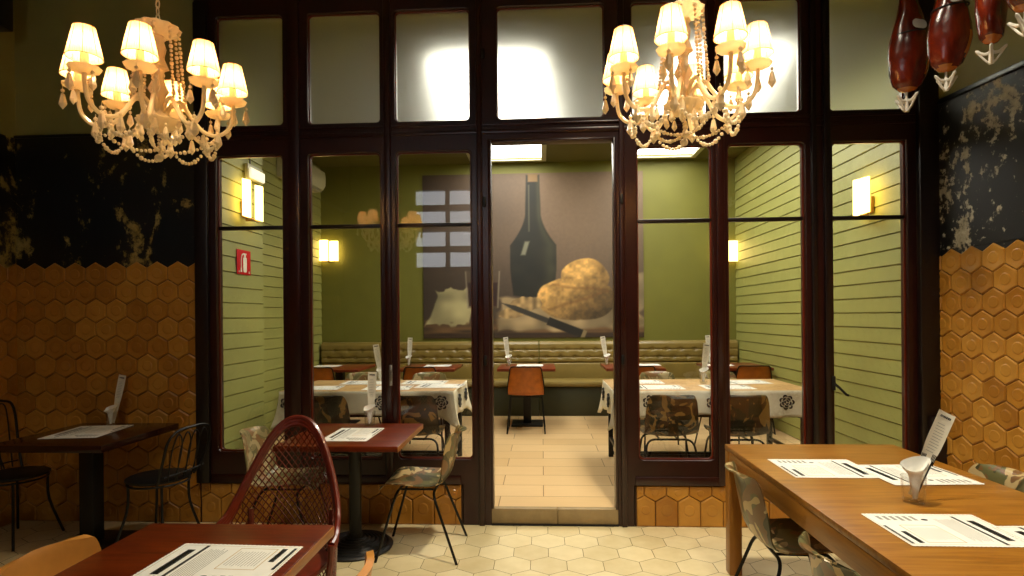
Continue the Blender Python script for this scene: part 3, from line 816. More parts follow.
# ------------------------------------------------------------------ chandeliers
def chandelier(loc, label, rz):
    r = empty('chandelier', loc, rz, label, 'chandelier', 'ivory glass chandeliers with pleated shades')   # origin at the bowl's centre
    col = [(.012, .40), (.018, .385), (.03, .372), (.022, .36), (.03, .33), (.022, .29), (.034, .26), (.040, .245), (.022, .235), (.018, .20), (.030, .17), (.038, .15), (.026, .13), (.022, .10), (.034, .06), (.045, .03), (.03, .01)]
    rf = lambda a, i: 1 + .07 * math.cos(8 * a)
    MB().lathe(col[::-1], 24, rfun=rf).build('column', M['porcelain'], r, True, 50)
    rf2 = lambda a, i: 1 + .05 * math.cos(12 * a)
    MB().lathe([(.012, .378), (.05, .385), (.078, .40), (.086, .415), (.080, .42), (.05, .405), (.012, .40)], 48, rfun=rf2).build('top_dish', M['porcelain'], r, True, 50)
    MB().lathe([(.012, -.022), (.045, -.016), (.072, .0), (.084, .022), (.078, .026), (.05, .012), (.012, .008)], 48, rfun=rf2).build('bowl', M['porcelain'], r, True, 50)
    ch = MB()
    n = int((ZC - loc[2] - .42) / .03)
    for i in range(n):
        z = .425 + .03 * i
        pts = [Vector(((.008 * math.cos(a) if i % 2 else 0), (0 if i % 2 else .008 * math.cos(a)), z + .019 * math.sin(a))) for a in [2 * PI * k / 8 for k in range(8)]]
        ch.tube(pts, .0028, 5, True)
    ch.lathe([(.05, ZC - loc[2] - .002), (.05, ZC - loc[2] - .03), (.02, ZC - loc[2] - .05)][::-1], 16)
    ch.build('chain', M['porcelain'], r)
    # one arm, then copies
    first = None
    path = smooth_path([(.028, 0, .05), (.05, 0, .095), (.085, 0, .105), (.115, 0, .06), (.165, 0, -.005), (.225, 0, -.02), (.272, 0, .02), (.285, 0, .085), (.285, 0, .118)], 5)
    for k in range(8):
        a = PI / 8 + k * PI / 4
        if first is None:
            arm = MB().tube(path, .0085, 8).build('arm', M['porcelain'], r)
            o = (.285, 0, .115)
            MB().lathe([(.008, .004), (.034, .006), (.050, .013), (.055, .024), (.049, .026), (.030, .017), (.006, .014)], 32, o, rfun=lambda a, i: 1 + .04 * math.cos(10 * a)).build('drip_dish', M['porcelain'], arm, True, 50)
            MB().lathe([(.014, .012), (.014, .085), (.008, .09)], 12, o).build('candle', M['porcelain'], arm)
            sh = MB(); zb, zt, rb, rtp = .060, .176, .060, .036
            nn = 96
            vs = []
            for (rr, z) in ((rb, zb), (rtp, zt)):
                for q in range(nn):
                    t = 2 * PI * q / nn; k2 = 1 + .022 * (1 if q % 2 else -1)
                    vs.append((o[0] + rr * k2 * math.cos(t), o[1] + rr * k2 * math.sin(t), o[2] + z))
            sh.add(vs, [(q, (q + 1) % nn, nn + (q + 1) % nn, nn + q) for q in range(nn)])
            sh.build('shade', M['shade_glow'], arm, False)
            wr_ = MB()
            for rr, z in ((rb, zb), (rtp, zt)): wr_.tube([(o[0] + rr * 1.01 * math.cos(2 * PI * q / 24), o[1] + rr * 1.01 * math.sin(2 * PI * q / 24), o[2] + z) for q in range(24)], .0016, 5, True)
            for q in range(8):
                t = 2 * PI * q / 8 + .2
                wr_.tube([(o[0] + rb * 1.015 * math.cos(t), o[1] + rb * 1.015 * math.sin(t), o[2] + zb), (o[0] + rtp * 1.015 * math.cos(t), o[1] + rtp * 1.015 * math.sin(t), o[2] + zt)], .0012, 4)
            wr_.build('shade_frame', M['shade_wire'], arm)
            for (dx, dy, dz, s_) in ((.052, .0, .008, 1.2), (0, .052, .008, 1.1), (-.06, 0, -.095, 1.35), (-.035, -.035, .008, 1.1), (-.12, .02, -.105, 1.2)):
                d = MB(); x, y, z = o[0] + dx, o[1] + dy, o[2] + dz
                d.tube([(x, y, z + .006), (x, y, z - .012)], .0012, 4); d.sphere((x, y, z - .014), .0065 * s_, 8, 5)
                d.lathe([(.0005, -.022), (.006 * s_, -.028), (.013 * s_, -.050 * s_ - .006), (.0115 * s_, -.055 * s_ - .006), (.0005, -.068 * s_ - .008)][::-1], 6, (x, y, z), caps=False)
                d.build('drop', M['bead_glass'], arm, True, 20)
            b = light_child('bulb', arm, (o[0], o[1], o[2] + .105), BULB, (1, .70, .36), .018)
            arm.rotation_euler = (0, 0, a); first = arm
        else:
            c = copy_tree(first, r); c.rotation_euler = (0, 0, a)
    # bead swags, arm to arm and from the top dish
    def swag(p, q, sag, n, rr):
        b = MB(); pts = []
        for i in range(n + 1):
            t = i / n; x = p.lerp(q, t); x.z -= sag * 4 * t * (1 - t); pts.append(x)
            b.sphere(x, rr * (1 if i % 4 else 1.35), 6, 4)
        return b.build('bead_swag', M['bead_glass'], r, True, 60)
    for k in range(8):
        a0 = PI / 8 + k * PI / 4; a1 = a0 + PI / 4
        A = Vector((.225 * math.cos(a0), .225 * math.sin(a0), -.03)); B = Vector((.225 * math.cos(a1), .225 * math.sin(a1), -.03))
        swag(A, B, .075, 12, .0080)
        T = Vector((.078 * math.cos(a0), .078 * math.sin(a0), .40)); Q = Vector((.10 * math.cos(a0), .10 * math.sin(a0), .108))
        swag(T, Q, .015, 17, .0072)
        if k % 2 == 0: swag(A, Vector((0, 0, -.10)), .035, 14, .0072)
    f = MB()
    for i in range(6): f.sphere((0, 0, -.03 - .0145 * i), .0065, 8, 5)
    f.sphere((0, 0, -.135), .017, 10, 7); f.build('finial', M['bead_glass'], r)
    for k in range(10):
        a = 2 * PI * k / 10; d = MB(); x, y, z = .076 * math.cos(a), .076 * math.sin(a), .004
        d.tube([(x, y, z + .01), (x, y, z - .012)], .0012, 4); d.sphere((x, y, z - .014), .006, 8, 5)
        d.lathe([(.0005, -.022), (.006, -.028), (.012, -.052), (.0105, -.058), (.0005, -.07)][::-1], 6, (x, y, z), caps=False)
        d.build('drop', M['bead_glass'], r, True, 20)
    return r
BULB = 3.2
chandelier((-1.61, 2.37, 2.335), 'ivory glass chandelier with pleated shades hanging over the left tables', 0)
chandelier((.60, 2.46, 2.375), 'ivory glass chandelier with pleated shades hanging in front of the bright frosted panes', 0)

# ------------------------------------------------------------------ chairs
def shell_fn(prof, wid, curl_seat=.03, curl_back=.05):
    n = len(prof)
    def at(v):
        f = v * (n - 1); i = min(int(f), n - 2); t = f - i
        def cr(k):
            p0 = prof[max(i - 1, 0)][k]; p1 = prof[i][k]; p2 = prof[i + 1][k]; p3 = prof[min(i + 2, n - 1)][k]
            return .5 * (2 * p1 + (p2 - p0) * t + (2 * p0 - 5 * p1 + 4 * p2 - p3) * t * t + (3 * p1 - p0 - 3 * p2 + p3) * t ** 3)
        w = wid[i] * (1 - t) + wid[i + 1] * t
        return cr(0), cr(1), w
    def fn(u, v):
        y, z, w = at(v)
        s = 2 * u - 1
        b = min(1, max(0, (v - .34) / .34)); b = b * b * (3 - 2 * b)          # 0 on the seat, 1 on the back
        c = s * s
        fr = min(1, v / .12)
        return (s * w, y + curl_back * c * b, z + curl_seat * c * (1 - b) * fr)
    return fn
def shell_mesh(fn, nu=14, nv=26, th=.007):
    mb = MB().grid(fn, nu, nv)
    top = [Vector(v) for v in mb.v]; w = nu + 1
    nrm = []
    for j in range(nv + 1):
        for i in range(nu + 1):
            a = top[j * w + min(i + 1, nu)] - top[j * w + max(i - 1, 0)]; b = top[min(j + 1, nv) * w + i] - top[max(j - 1, 0) * w + i]
            nrm.append(a.cross(b).normalized())
    bot = [p - n * th for p, n in zip(top, nrm)]
    mb.v = top + bot; N = len(top)
    fs = list(mb.f); mb.f = fs + [tuple(N + i for i in reversed(f)) for f in fs]
    ring = [i for i in range(w)] + [j * w + nu for j in range(1, nv + 1)] + [nv * w + i for i in range(nu - 1, -1, -1)] + [j * w for j in range(nv - 1, 0, -1)]
    for a in range(len(ring)):
        p, q = ring[a], ring[(a + 1) % len(ring)]; mb.f.append((q, p, N + p, N + q))
    mb.mi = [0] * len(mb.f); mb.tone = [.5] * len(mb.f)
    return mb
CP = [(.235, .432), (.215, .444), (.16, .450), (.06, .446), (-.03, .440), (-.10, .442), (-.155, .462), (-.190, .510), (-.210, .575), (-.226, .65), (-.238, .715), (-.250, .757), (-.268, .780), (-.292, .783)]
CW = [.165, .192, .205, .214, .218, .214, .210, .208, .205, .200, .192, .178, .158, .120]
def camo_chair(mat, label):
    r = empty('shell_chair', (0, 0, 0), 0, label, 'chair')
    sh = shell_mesh(shell_fn(CP, CW)).build('shell', mat, r, True, 60)
    for nm, yt, yf, wt, wf_ in (('front', .13, .255, .15, .215), ('rear', -.10, -.255, .15, .235)):
        z = .418
        pts = fillet([(-wf_, yf, .0), (-wt - .03, yt, z), (wt + .03, yt, z), (wf_, yf, .0)], .07, 6)
        MB().tube(pts, .0085, 8).build('leg_frame', M['black_metal'], r)
    MB().tube([(-.07, .13, .412), (-.07, -.10, .412)], .007, 6).tube([(.07, .13, .412), (.07, -.10, .412)], .007, 6).build('brace', M['black_metal'], r)
    return r
LPF = [(.22, .425), (.21, .447), (.16, .456), (.05, .452), (-.06, .446), (-.14, .444), (-.175, .46), (-.195, .505), (-.207, .575), (-.219, .65), (-.230, .715), (-.238, .76), (-.244, .785), (-.250, .798)]
LW = [.17, .19, .20, .205, .21, .215, .22, .222, .216, .205, .195, .188, .178, .155]
def leather_chair(mat, label, rim_mat=None):
    r = empty('leather_chair', (0, 0, 0), 0, label, 'chair')
    fn = shell_fn(LPF, LW, .012, .035)
    sh = shell_mesh(fn, 14, 26, .022 if rim_mat else .012).build('shell', mat, r, True, 60)
    rim = [fn(0, v) for v in np.linspace(.45, .96, 12)] + [fn(u, .985) for u in np.linspace(.05, .95, 9)] + [fn(1, v) for v in np.linspace(.96, .45, 12)]
    if not rim_mat: MB().tube([(p[0], p[1] - .012, p[2]) for p in rim], .0075, 6).build('back_frame', M['black_metal'], sh)
    for sx in (-1, 1):
        for yt, yf in ((.14, .20), (-.14, -.235)):
            MB().tube([(sx * .19, yt, .43), (sx * .225, yf, 0)], .0085, 8).build('leg', M['black_metal'], r)
        MB().tube([(sx * .225, .20, .01), (sx * .225, -.235, .01)], .007, 6).build('runner', M['black_metal'], r)
    MB().tube([(-.19, .14, .428), (.19, .14, .428)], .008, 6).tube([(-.19, -.14, .428), (.19, -.14, .428)], .008, 6).build('seat_bar', M['black_metal'], r)
    return r

G1 = 'camouflage shell chairs at the front room tables'
c0 = camo_chair(M['camo'], '')
place(c0, (-.79, 3.76, 0), R_(90), 'camouflage shell chair beside the doorway, its seat toward the red wooden table', G1)
c1 = copy_tree(c0); place(c1, (1.16, 2.80, 0), R_(-92), 'camouflage shell chair at the oak table, beside its visible corner leg', G1)
c2 = copy_tree(c0); place(c2, (1.10, 1.86, 0), R_(-90), 'camouflage shell chair at the oak table, cut off by the bottom picture edge', G1)
c3 = copy_tree(c0); place(c3, (1.89, 2.80, 0), R_(86), 'camouflage shell chair with only its back top showing over the oak table', G1)
cp = camo_chair(M['camo_pale'], '')
place(cp, (-1.69, 3.735, 0), R_(-88), 'pale camouflage shell chair behind the lattice armchair, against the left glass', G1)
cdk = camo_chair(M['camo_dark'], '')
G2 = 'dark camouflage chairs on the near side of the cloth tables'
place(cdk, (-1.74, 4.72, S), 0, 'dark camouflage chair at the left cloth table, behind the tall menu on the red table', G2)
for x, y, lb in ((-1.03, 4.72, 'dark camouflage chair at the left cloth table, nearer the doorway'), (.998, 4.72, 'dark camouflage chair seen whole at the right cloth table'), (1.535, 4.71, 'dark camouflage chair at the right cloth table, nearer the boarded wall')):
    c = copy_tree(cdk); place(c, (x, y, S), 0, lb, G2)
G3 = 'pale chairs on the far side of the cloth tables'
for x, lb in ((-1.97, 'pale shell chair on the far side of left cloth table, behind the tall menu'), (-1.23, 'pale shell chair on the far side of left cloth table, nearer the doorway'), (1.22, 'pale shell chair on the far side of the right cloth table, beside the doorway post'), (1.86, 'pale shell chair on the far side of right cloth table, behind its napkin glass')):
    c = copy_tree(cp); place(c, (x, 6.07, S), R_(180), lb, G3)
G4 = 'cognac leather chairs facing the banquettes'
lc = leather_chair(M['leather_back'], '')
place(lc, (-.20, 7.10, S), 0, 'cognac leather chair in full view through the doorway', G4)
for x, lb in ((-1.47, 'cognac leather chair facing the banquette, beyond the left cloth table'), (-2.72, 'cognac leather chair facing the banquette at its far left end'), (1.13, 'cognac leather chair facing the banquette, behind the doorway post'), (2.46, 'cognac leather chair facing the banquette beside the boarded right wall')):
    c = copy_tree(lc); place(c, (x, 7.10, S), 0, lb, G4)
lt = leather_chair(M['leather_tan'], '', M['leather_tan'])
place(lt, (-1.345, 1.70, 0), R_(-95), 'tan leather chair at the lower left corner, beside the nearest red table', 'tan leather chairs at the nearest table')
c = copy_tree(lt); place(c, (-.745, 1.62, 0), R_(90), 'tan leather chair whose rounded back corner pokes up at the bottom edge', 'tan leather chairs at the nearest table')

# lattice armchair
def lattice_chair():
    r = empty('lattice_armchair', (-1.19, 2.49, 0), R_(180), 'tall reddish brown lattice-backed armchair behind the nearest table', 'armchair')
    # local: faces +Y, back at -Y
    def rim_z(a):      # a = angle from the back, degrees
        a = abs(a)
        P = [(0, 1.035), (13, 1.018), (26, .955), (39, .84), (53, .72), (70, .61), (90, .575), (112, .565)]
        for (a0, z0), (a1, z1) in zip(P, P[1:]):
            if a <= a1:
                t = (a - a0) / (a1 - a0); t = t * t * (3 - 2 * t) if False else t; return z0 + (z1 - z0) * t
        return P[-1][1]
    def pt(a, z):
        k = R_(a); h = (z - .1) / .93
        rx = .235 + .055 * h if abs(a) < 1e9 else 0
        fl = max(0, (abs(a) - 78) / 34) ** 1.5 * .05 * (1 if z > .5 else max(0, (z - .2) / .3))
        rx = .25 + .03 * min(1, h * 1.6) + fl
        ry = .25 + .03 * h
        return Vector((rx * math.sin(k), -ry * math.cos(k), z))
    A = 112
    angs = list(np.linspace(-A, A, 41))
    rim = smooth_path([pt(a, rim_z(a)) for a in angs[::2]], 3)
    frame = MB()
    for off in (0, .012, .024):
        frame.tube([Vector((p.x * (1 - off * .6), p.y * (1 - off * .6), p.z - off * 1.2)) for p in rim], .0135, 8)
    frame.build('rim', M['cane'], r)
    # lattice strips: two diagonal families laid on the curved back
    lat = MB()
    arc = .0052     # metres per degree
    step = .025; w = .0030
    zlo = .12
    for fam in (1, -1):
        c = -1.6
        while c < 2.2:
            pts = []
            for i in range(0, 260):
                x = -A * arc + i * (2 * A * arc) / 259
                z = c + fam * x * 1.25
                a = x / arc
                if zlo < z < rim_z(a) - .01: pts.append(pt(a, z) + Vector((0, .002 * fam, 0)))
                else:
                    if len(pts) > 4: lat.tube(pts[::4] + [pts[-1]], w, 4)
                    pts = []
            if len(pts) > 4: lat.tube(pts[::4] + [pts[-1]], w, 4)
            c += step * 1.6
    lat.build('lattice', M['cane'], r, True, 60)
    MB().tube([pt(a, .115) for a in np.linspace(-A, A, 31)], .014, 8).build('base_hoop', M['cane'], r)
    for a in (-A, -45, 45, A):
        top = rim_z(a) if abs(a) == A else .62
        MB().tube([pt(a, z) for z in np.linspace(.0, top, 8)], .014, 8).build('leg', M['cane'], r)
    MB().tube([pt(A, .115), pt(-A, .115)], .012, 8).build('front_rail', M['cane'], r)
    def seat(u, v):
        a = 2 * PI * u; return (.235 * v * math.sin(a), -.225 * v * math.cos(a) - .0 , .43 + .012 * (1 - v * v))
    s_ = MB().lathe([(.001, .415), (.225, .415), (.238, .425), (.235, .44), (.2, .447), (.001, .45)], 32); s_.build('seat', M['cane'], r)
    return r
lattice_chair()

# black wire bistro chairs
def bistro(loc, rz, label, hz):
    r = empty('bistro_chair', loc, rz, label, 'chair', 'black wire bistro chairs at the dark table')
    MB().lathe([(.001, .440), (.185, .440), (.198, .448), (.198, .458), (.185, .464), (.001, .458)], 32).build('seat', M['black_iron'], r)
    sk = MB(); sk.tube([(.185 * math.cos(a), .185 * math.sin(a), .425) for a in np.linspace(0, 2 * PI, 24)[:-1]], .007, 6, True); sk.build('seat_ring', M['black_iron'], r)
    for sx in (-1, 1):
        for sy in (-1, 1):
            MB().tube(smooth_path([(sx * .125, sy * .125, .43), (sx * .13, sy * .13, .25), (sx * .185, sy * .19, 0)], 4), .0085, 8).build('leg', M['black_iron'], r)
    hoop = smooth_path([(-.17, -.13, .44), (-.205, -.20, .60), (-.20, -.235, hz - .07), (-.13, -.25, hz - .01), (0, -.255, hz), (.13, -.25, hz - .01), (.20, -.235, hz - .07), (.205, -.20, .60), (.17, -.13, .44)], 5)
    b = MB().tube(hoop, .009, 8)
    zt = hz - .03
    for cx in (-.12, -.04, .04, .12):
        lp = smooth_path([(cx - .03, -.19, .46), (cx - .045, -.225, .62), (cx - .035, -.245, zt - .05), (cx, -.25, zt), (cx + .035, -.245, zt - .05), (cx + .045, -.225, .62), (cx + .03, -.19, .46)], 4)
        b.tube(lp, .005, 6)
    b.tube([(-.19, -.19, .50), (0, -.21, .50), (.19, -.19, .50)], .006, 6)
    b.build('backrest', M['black_iron'], r)
    return r
bistro((-2.60, 3.80, 0), R_(84), 'black wire bistro chair between the dark table and the timber post', .80)
bistro((-3.66, 3.84, 0), R_(-95), 'black wire bistro chair behind the dark table by the left wall', .95)

# ------------------------------------------------------------------ tables
def rect_base_table(w, d, ctr, label, group, top_mat, zf=0, h=.75, th=.035, cat='table'):
    r = empty('pedestal_table', (ctr[0], ctr[1], zf), 0, label, cat, group)
    MB().rbox(-w / 2, w / 2, -d / 2, d / 2, h - th, h, .004).build('tabletop', top_mat, r)
    MB().rbox(-.05, .05, -.05, .05, .02, h - th - .008, .006).build('column', M['black_iron'], r)
    MB().rbox(-.2, .2, -.2, .2, 0, .022, .006).build('base', M['black_iron'], r)
    MB().rbox(-.16, .16, -.16, .16, h - th - .010, h - th, .003).build('top_plate', M['black_iron'], r)
    return r
GT = 'red-brown pedestal tables along the banquettes'
bt = rect_base_table(.72, .78, (-.20, 7.51), 'red-brown pedestal table seen whole through the doorway', GT, M['wood_back'], S)
for x, lb in ((-1.45, 'red-brown pedestal table by the banquette, second from the left wall'), (-2.66, 'red-brown pedestal table by the banquette, in the left back corner'), (1.14, 'red-brown pedestal table by the banquette, partly behind the doorway post'), (2.42, 'red-brown pedestal table by the banquette, against the boarded right wall')):
    c = copy_tree(bt); place(c, (x, 7.51, S), 0, lb, GT)
dt = rect_base_table(.74, .76, (-3.06, 3.78), 'dark mahogany table against the left tiled wall', None, M['wood_dark'], 0, .75, .045)
def round_base_table(w, d, ctr, label, mat, tall=.75, bk=1.0, coff=0):
    r = empty('pedestal_table', (ctr[0], ctr[1], 0), 0, label, 'table', 'red mahogany tables of the front room')
    h = tall
    MB().rbox(-w / 2, w / 2, -d / 2, d / 2, h - .036, h, .005).build('tabletop', mat, r)
    for xa, xb in ((-w / 2 - .003, -w / 2 + .006), (w / 2 - .006, w / 2 + .003)):
        MB().rbox(xa, xb, -d / 2 + .002, d / 2 - .002, h - .037, h - .004, .002).build('edge_band', M['wood_edge'], r)
    MB().lathe([(.04, .03), (.04, h - .06), (.045, h - .05)], 20, (coff, 0, 0)).build('column', M['black_iron'], r)
    pr = [(.24, .0), (.245, .012), (.235, .022)]
    for i in range(7):
        rr = .225 - .026 * i; z = .026 + .0065 * i
        pr += [(rr, z), (rr - .006, z + .009), (rr - .016, z + .008), (rr - .021, z + .002)]
    pr += [(.05, .075), (.042, .10)]
    pr = [(max(.042, a * bk), b) for a, b in pr]
    MB().lathe(pr, 48, (coff, 0, 0)).build('base', M['black_iron'], r, True, 25)
    MB().rbox(-.15, .15, -.15, .15, h - .05, h - .036, .004).build('top_plate', M['black_iron'], r)
    return r
round_base_table(.76, .74, (-1.245, 3.78), 'red mahogany table with ribbed round iron base beside the doorway', M['wood_red'])
round_base_table(.70, .74, (-1.13, 1.75), 'red mahogany table nearest the camera, carrying one placemat', M['wood_red'], .75, .45, .10)
# oak table
ot = empty('dining_table', (1.558, 2.51, 0), 0, 'long honey oak dining table in the lower right', 'table')
hw, hl = .483, .99
tp = MB()
tp.rbox(-hw, hw, -hl, hl, .72, .75, .003)
tp.build('tabletop', M['wood_oak'], ot)
ap = MB()
for sx in (-1, 1): ap.rbox(sx * (hw - .012) - .011, sx * (hw - .012) + .011, -hl + .075, hl - .075, .625, .7195, .003)
for sy in (-1, 1): ap.rbox(-hw + .075, hw - .075, sy * (hl - .012) - .011, sy * (hl - .012) + .011, .625, .7195, .003)
ap.build('apron', M['wood_oak_rail'], ot)
wo_leg = wood('honey_oak_leg', rgb(120, 74, 18), rgb(164, 108, 32), rgb(172, 116, 46), .35, 'Z', .8)
for sx in (-1, 1):
    for sy in (-1, 1):
        x, y = sx * (hw - .037), sy * (hl - .037)
        MB().rbox(x - .036, x + .036, y - .036, y + .036, 0, .7195, .004).build('leg', wo_leg, ot)

# cloth-covered tables
def cloth_table(x0, x1, y0, y1, label, clabel, spots):
    cx, cy = (x0 + x1) / 2, (y0 + y1) / 2; hw, hl = (x1 - x0) / 2, (y1 - y0) / 2; H = .752
    r = empty('dining_table', (cx, cy, S), 0, label, 'table', 'dark framed tables under kraft tablecloths')
    MB().rbox(-hw, hw, -hl, hl, H - .03, H, .004).build('tabletop', M['wood_dark'], r)
    ap = MB()
    for sx in (-1, 1): ap.rbox(sx * (hw - .06) - .012, sx * (hw - .06) + .012, -hl + .05, hl - .05, .50, H - .031, .003)
    ap.rbox(-hw + .06, hw - .06, hl - .075, hl - .05, .50, H - .031, .003)
    ap.rbox(-hw + .06, hw - .06, -hl + .05, -hl + .075, .52, H - .031, .003)
    ap.build('apron', M['frame_dark'], r)
    for sx in (-1, 1):
        for sy in (-1, 1):
            x, y = sx * (hw - .06), sy * (hl - .06); MB().rbox(x - .022, x + .022, y - .022, y + .022, 0, H - .031, .003).build('leg', M['black_iron'], r)
    stc = MB(); stc.rbox(-hw + .083, hw - .083, -hl + .045, -hl + .075, .17, .20, .003); stc.rbox(-hw + .083, hw - .083, hl - .075, hl - .045, .02, .05, .003)
    for sx in (-1, 1): stc.rbox(sx * (hw - .06) - .014, sx * (hw - .06) + .014, -hl + .083, hl - .083, .17, .20, .003)
    stc.build('stretcher', M['black_iron'], r)
    # the cloth
    t = empty('tablecloth', (cx, cy, S + H), 0, clabel, 'tablecloth', 'kraft tablecloths printed with black roses')
    e = .006; tpz = .003
    top = MB().rbox(-hw - e, hw + e, -hl - e, hl + e, .001, .004, .001); top.build('cloth_top', M['cloth_top'], t)
    drop = .215
    # perimeter with corners folded out
    per = []
    N = 30
    def seg(a, b, n):
        for i in range(n): per.append((a[0] + (b[0] - a[0]) * i / n, a[1] + (b[1] - a[1]) * i / n))
    X, Y = hw + e, hl + e
    seg((-X, -Y), (X, -Y), 48); seg((X, -Y), (X, Y), 26); seg((X, Y), (-X, Y), 48); seg((-X, Y), (-X, -Y), 26)
    M_ = len(per)
    def sk(u, v):
        i = int(round(u * M_)) % M_; x, y = per[i]
        nx_, ny_ = 0, 0
        cxn = max(0, (abs(x) - (X - .16)) / .16); cyn = max(0, (abs(y) - (Y - .16)) / .16)
        on_x = abs(abs(x) - X) < 1e-6; on_y = abs(abs(y) - Y) < 1e-6
        if on_y: ny_ = math.copysign(1, y)
        if on_x: nx_ = math.copysign(1, x)
        corner = (cxn if on_y else 0) * (1 if on_y else 0) + (cyn if on_x else 0)
        corner = min(1, corner)
        wv = .010 * math.sin(i * .55) + .006 * math.sin(i * 1.3 + 1)
        out = v * (.012 + wv * v + .045 * corner ** 2 * v)
        dz = drop * v * (1 + .55 * corner ** 2 + (.06 * math.sin(i * .21)))
        if on_x and not on_y: dz *= 1.12
        return (x + nx_ * out * (1 if on_x else 0) + (math.copysign(.03, x) * corner ** 2 * v if not on_x else 0), y + ny_ * out + (math.copysign(.03, y) * corner ** 2 * v if not on_y else 0), tpz - dz)
    skm = MB().grid(sk, M_, 8, closed_u=True)
    so = skm.build('skirt', M['cloth_skirt'], t, True, 70)
    sd = so.modifiers.new('thick', 'SOLIDIFY'); sd.thickness = .002
    # printed roses, laid on the front and end skirts
    def rose(mb, fx, zc, s):
        rr = random.Random(int(zc * 1000) + int(s * 777))
        for ring, (rad, cnt) in enumerate(((.012, 3), (.028, 5), (.047, 7))):
            for k in range(cnt):
                a0 = 2 * PI * (k + .3 * ring) / cnt; a1 = a0 + 2 * PI / cnt * .85
                pts = []
                for q in range(6):
                    a = a0 + (a1 - a0) * q / 5; bl = 1 + .22 * math.sin(PI * q / 5)
                    pts.append(fx(rad * bl * math.cos(a) * s, zc + rad * bl * math.sin(a) * s))
                mb.tube(pts, [.003, .0065, .0085, .0085, .0065, .003], 5)
    rs = MB()
    for xc in spots:
        def fx(dx, z, xc=xc):
            uu = (xc + dx + X) / (2 * X) * 48 / M_; v = min(1, max(0, (tpz - z) / drop))
            i0 = sk(round(uu * M_) / M_, v); return Vector((xc + dx, i0[1] - .003, z))
        rose(rs, fx, -.095, 1.0)
    for sx in (-1, 1):
        for yc in (-.2, .22):
            def fx(dy, z, sx=sx, yc=yc): return Vector((sx * (X + .016 + .05 * max(0, -z)), yc + dy, z))
            rose(rs, fx, -.11, 1.0)
    rs.build('rose_print', M['ink'], so)
    return r
cloth_table(-2.30, -.775, 4.98, 5.85, 'dark framed table under the left kraft tablecloth', 'kraft tablecloth with black roses on the table in the left of the inner room', (-.69, -.28, .14, .66))
cloth_table(.61, 2.27, 4.98, 5.85, 'dark framed table under the right kraft tablecloth', 'kraft tablecloth with black roses on the table by the boarded right wall', (-.53, .0, .60))

# ------------------------------------------------------------------ table-top things
def placemat(w, d, loc, rz, label, group, detail=2, flip=False):
    r = empty('placemat', loc, rz, label, 'placemat', group)
    # serrated paper sheet
    poly = []
    def edge(a, b, n):
        for i in range(n):
            t = i / n; p = (a[0] + (b[0] - a[0]) * t, a[1] + (b[1] - a[1]) * t)
            nx_, ny_ = (b[1] - a[1]), -(b[0] - a[0]); L = math.hypot(nx_, ny_); k = .0025 if i % 2 else 0
            poly.append((p[0] + nx_ / L * k, p[1] + ny_ / L * k))
    n1, n2 = (56, 44) if detail > 1 else (8, 8)
    edge((-w / 2, -d / 2), (w / 2, -d / 2), n1); edge((w / 2, -d / 2), (w / 2, d / 2), n2); edge((w / 2, d / 2), (-w / 2, d / 2), n1); edge((-w / 2, d / 2), (-w / 2, -d / 2), n2)
    MB().prism(poly, .0012, None, 0, .0005).build('sheet', M['white_paper'], r, False)
    z = .0019
    if detail == 0: return r
    p = MB()
    def bar(x0, x1, y0, y1, mi=0): p.add([(x0 * w, y0 * d, z), (x1 * w, y0 * d, z), (x1 * w, y1 * d, z), (x0 * w, y1 * d, z)], [(0, 1, 2, 3)], mi)
    rr = random.Random(5)
    def vtext(x0, x1, y0, y1, mi):      # a column of upright letter strokes
        y = y0
        while y < y1:
            hgt = rr.choice((.012, .016, .02)); bar(x0, x0 + (x1 - x0) * rr.uniform(.55, 1), y, min(y + hgt * .6, y1), mi); y += hgt
    # left fold: title, ruled heading, grey copy; a framed box; black captions
    bar(-.40, -.335, -.28, .34); bar(-.29, -.262, -.42, .46)
    vtext(-.392, -.343, -.25, .31, 3)
    for k in range(9 if detail > 1 else 4):
        x = -.235 + k * (.02 if detail > 1 else .05); bar(x, x + .006, -.35 + .05 * rr.random(), .40 - .1 * rr.random(), 1)
    for (a, b, c_, e) in ((.02, .33, .40, .41), (.02, .33, -.12, -.11), (.02, .027, -.12, .41), (.323, .33, -.12, .41)): bar(a, b, c_, e, 2)
    if detail > 1:
        for k in range(11): bar(.05 + k * .024, .055 + k * .024, -.06 + .04 * rr.random(), .34 - .06 * rr.random(), 1)
    bar(.36, .405, .08, .42); vtext(.368, .397, .12, .38, 3)
    bar(.45, .475, -.10, .44)
    vtext(.453, .470, -.06, .40, 3)
    # little round emblem and a bottom line of copy
    for k in range(1):
        pts = [(.02 * w + .012 * math.cos(2 * PI * q / 14), -.30 * d + .010 * math.sin(2 * PI * q / 14), z) for q in range(14)]
        p.add(pts, [tuple(range(14))], 0)
    for k in range(6): bar(.08 + k * .06, .115 + k * .06, -.42, -.30 + .04 * rr.random(), 1)
    bar(-.475, .475, .455, .460, 2); bar(-.475, .475, -.460, -.455, 2); bar(-.478, -.474, -.46, .46, 2); bar(.485, .489, -.46, .46, 2)
    p.build('print', [M['ink'], M['grey_ink'], M['tan_ink'], M['white_paper']], r, False)
    return r
GP = 'white printed paper placemats'
placemat(.415, .30, (-1.02, 1.765, .7505), R_(-2), 'white printed placemat on the nearest red table', GP)
placemat(.30, .42, (-1.245, 3.755, .7505), R_(0), 'white printed placemat on the red table beside the doorway', GP)
placemat(.36, .44, (-3.12, 3.83, .7505), R_(8), 'white printed placemat on the dark mahogany table', GP)
placemat(.405, .345, (1.385, 2.955, .7505), R_(180), 'white printed placemat at the far left corner of the oak table', GP)
placemat(.40, .345, (1.752, 2.845, .7525), R_(3), 'white printed placemat behind the napkin glass on the oak table', GP)
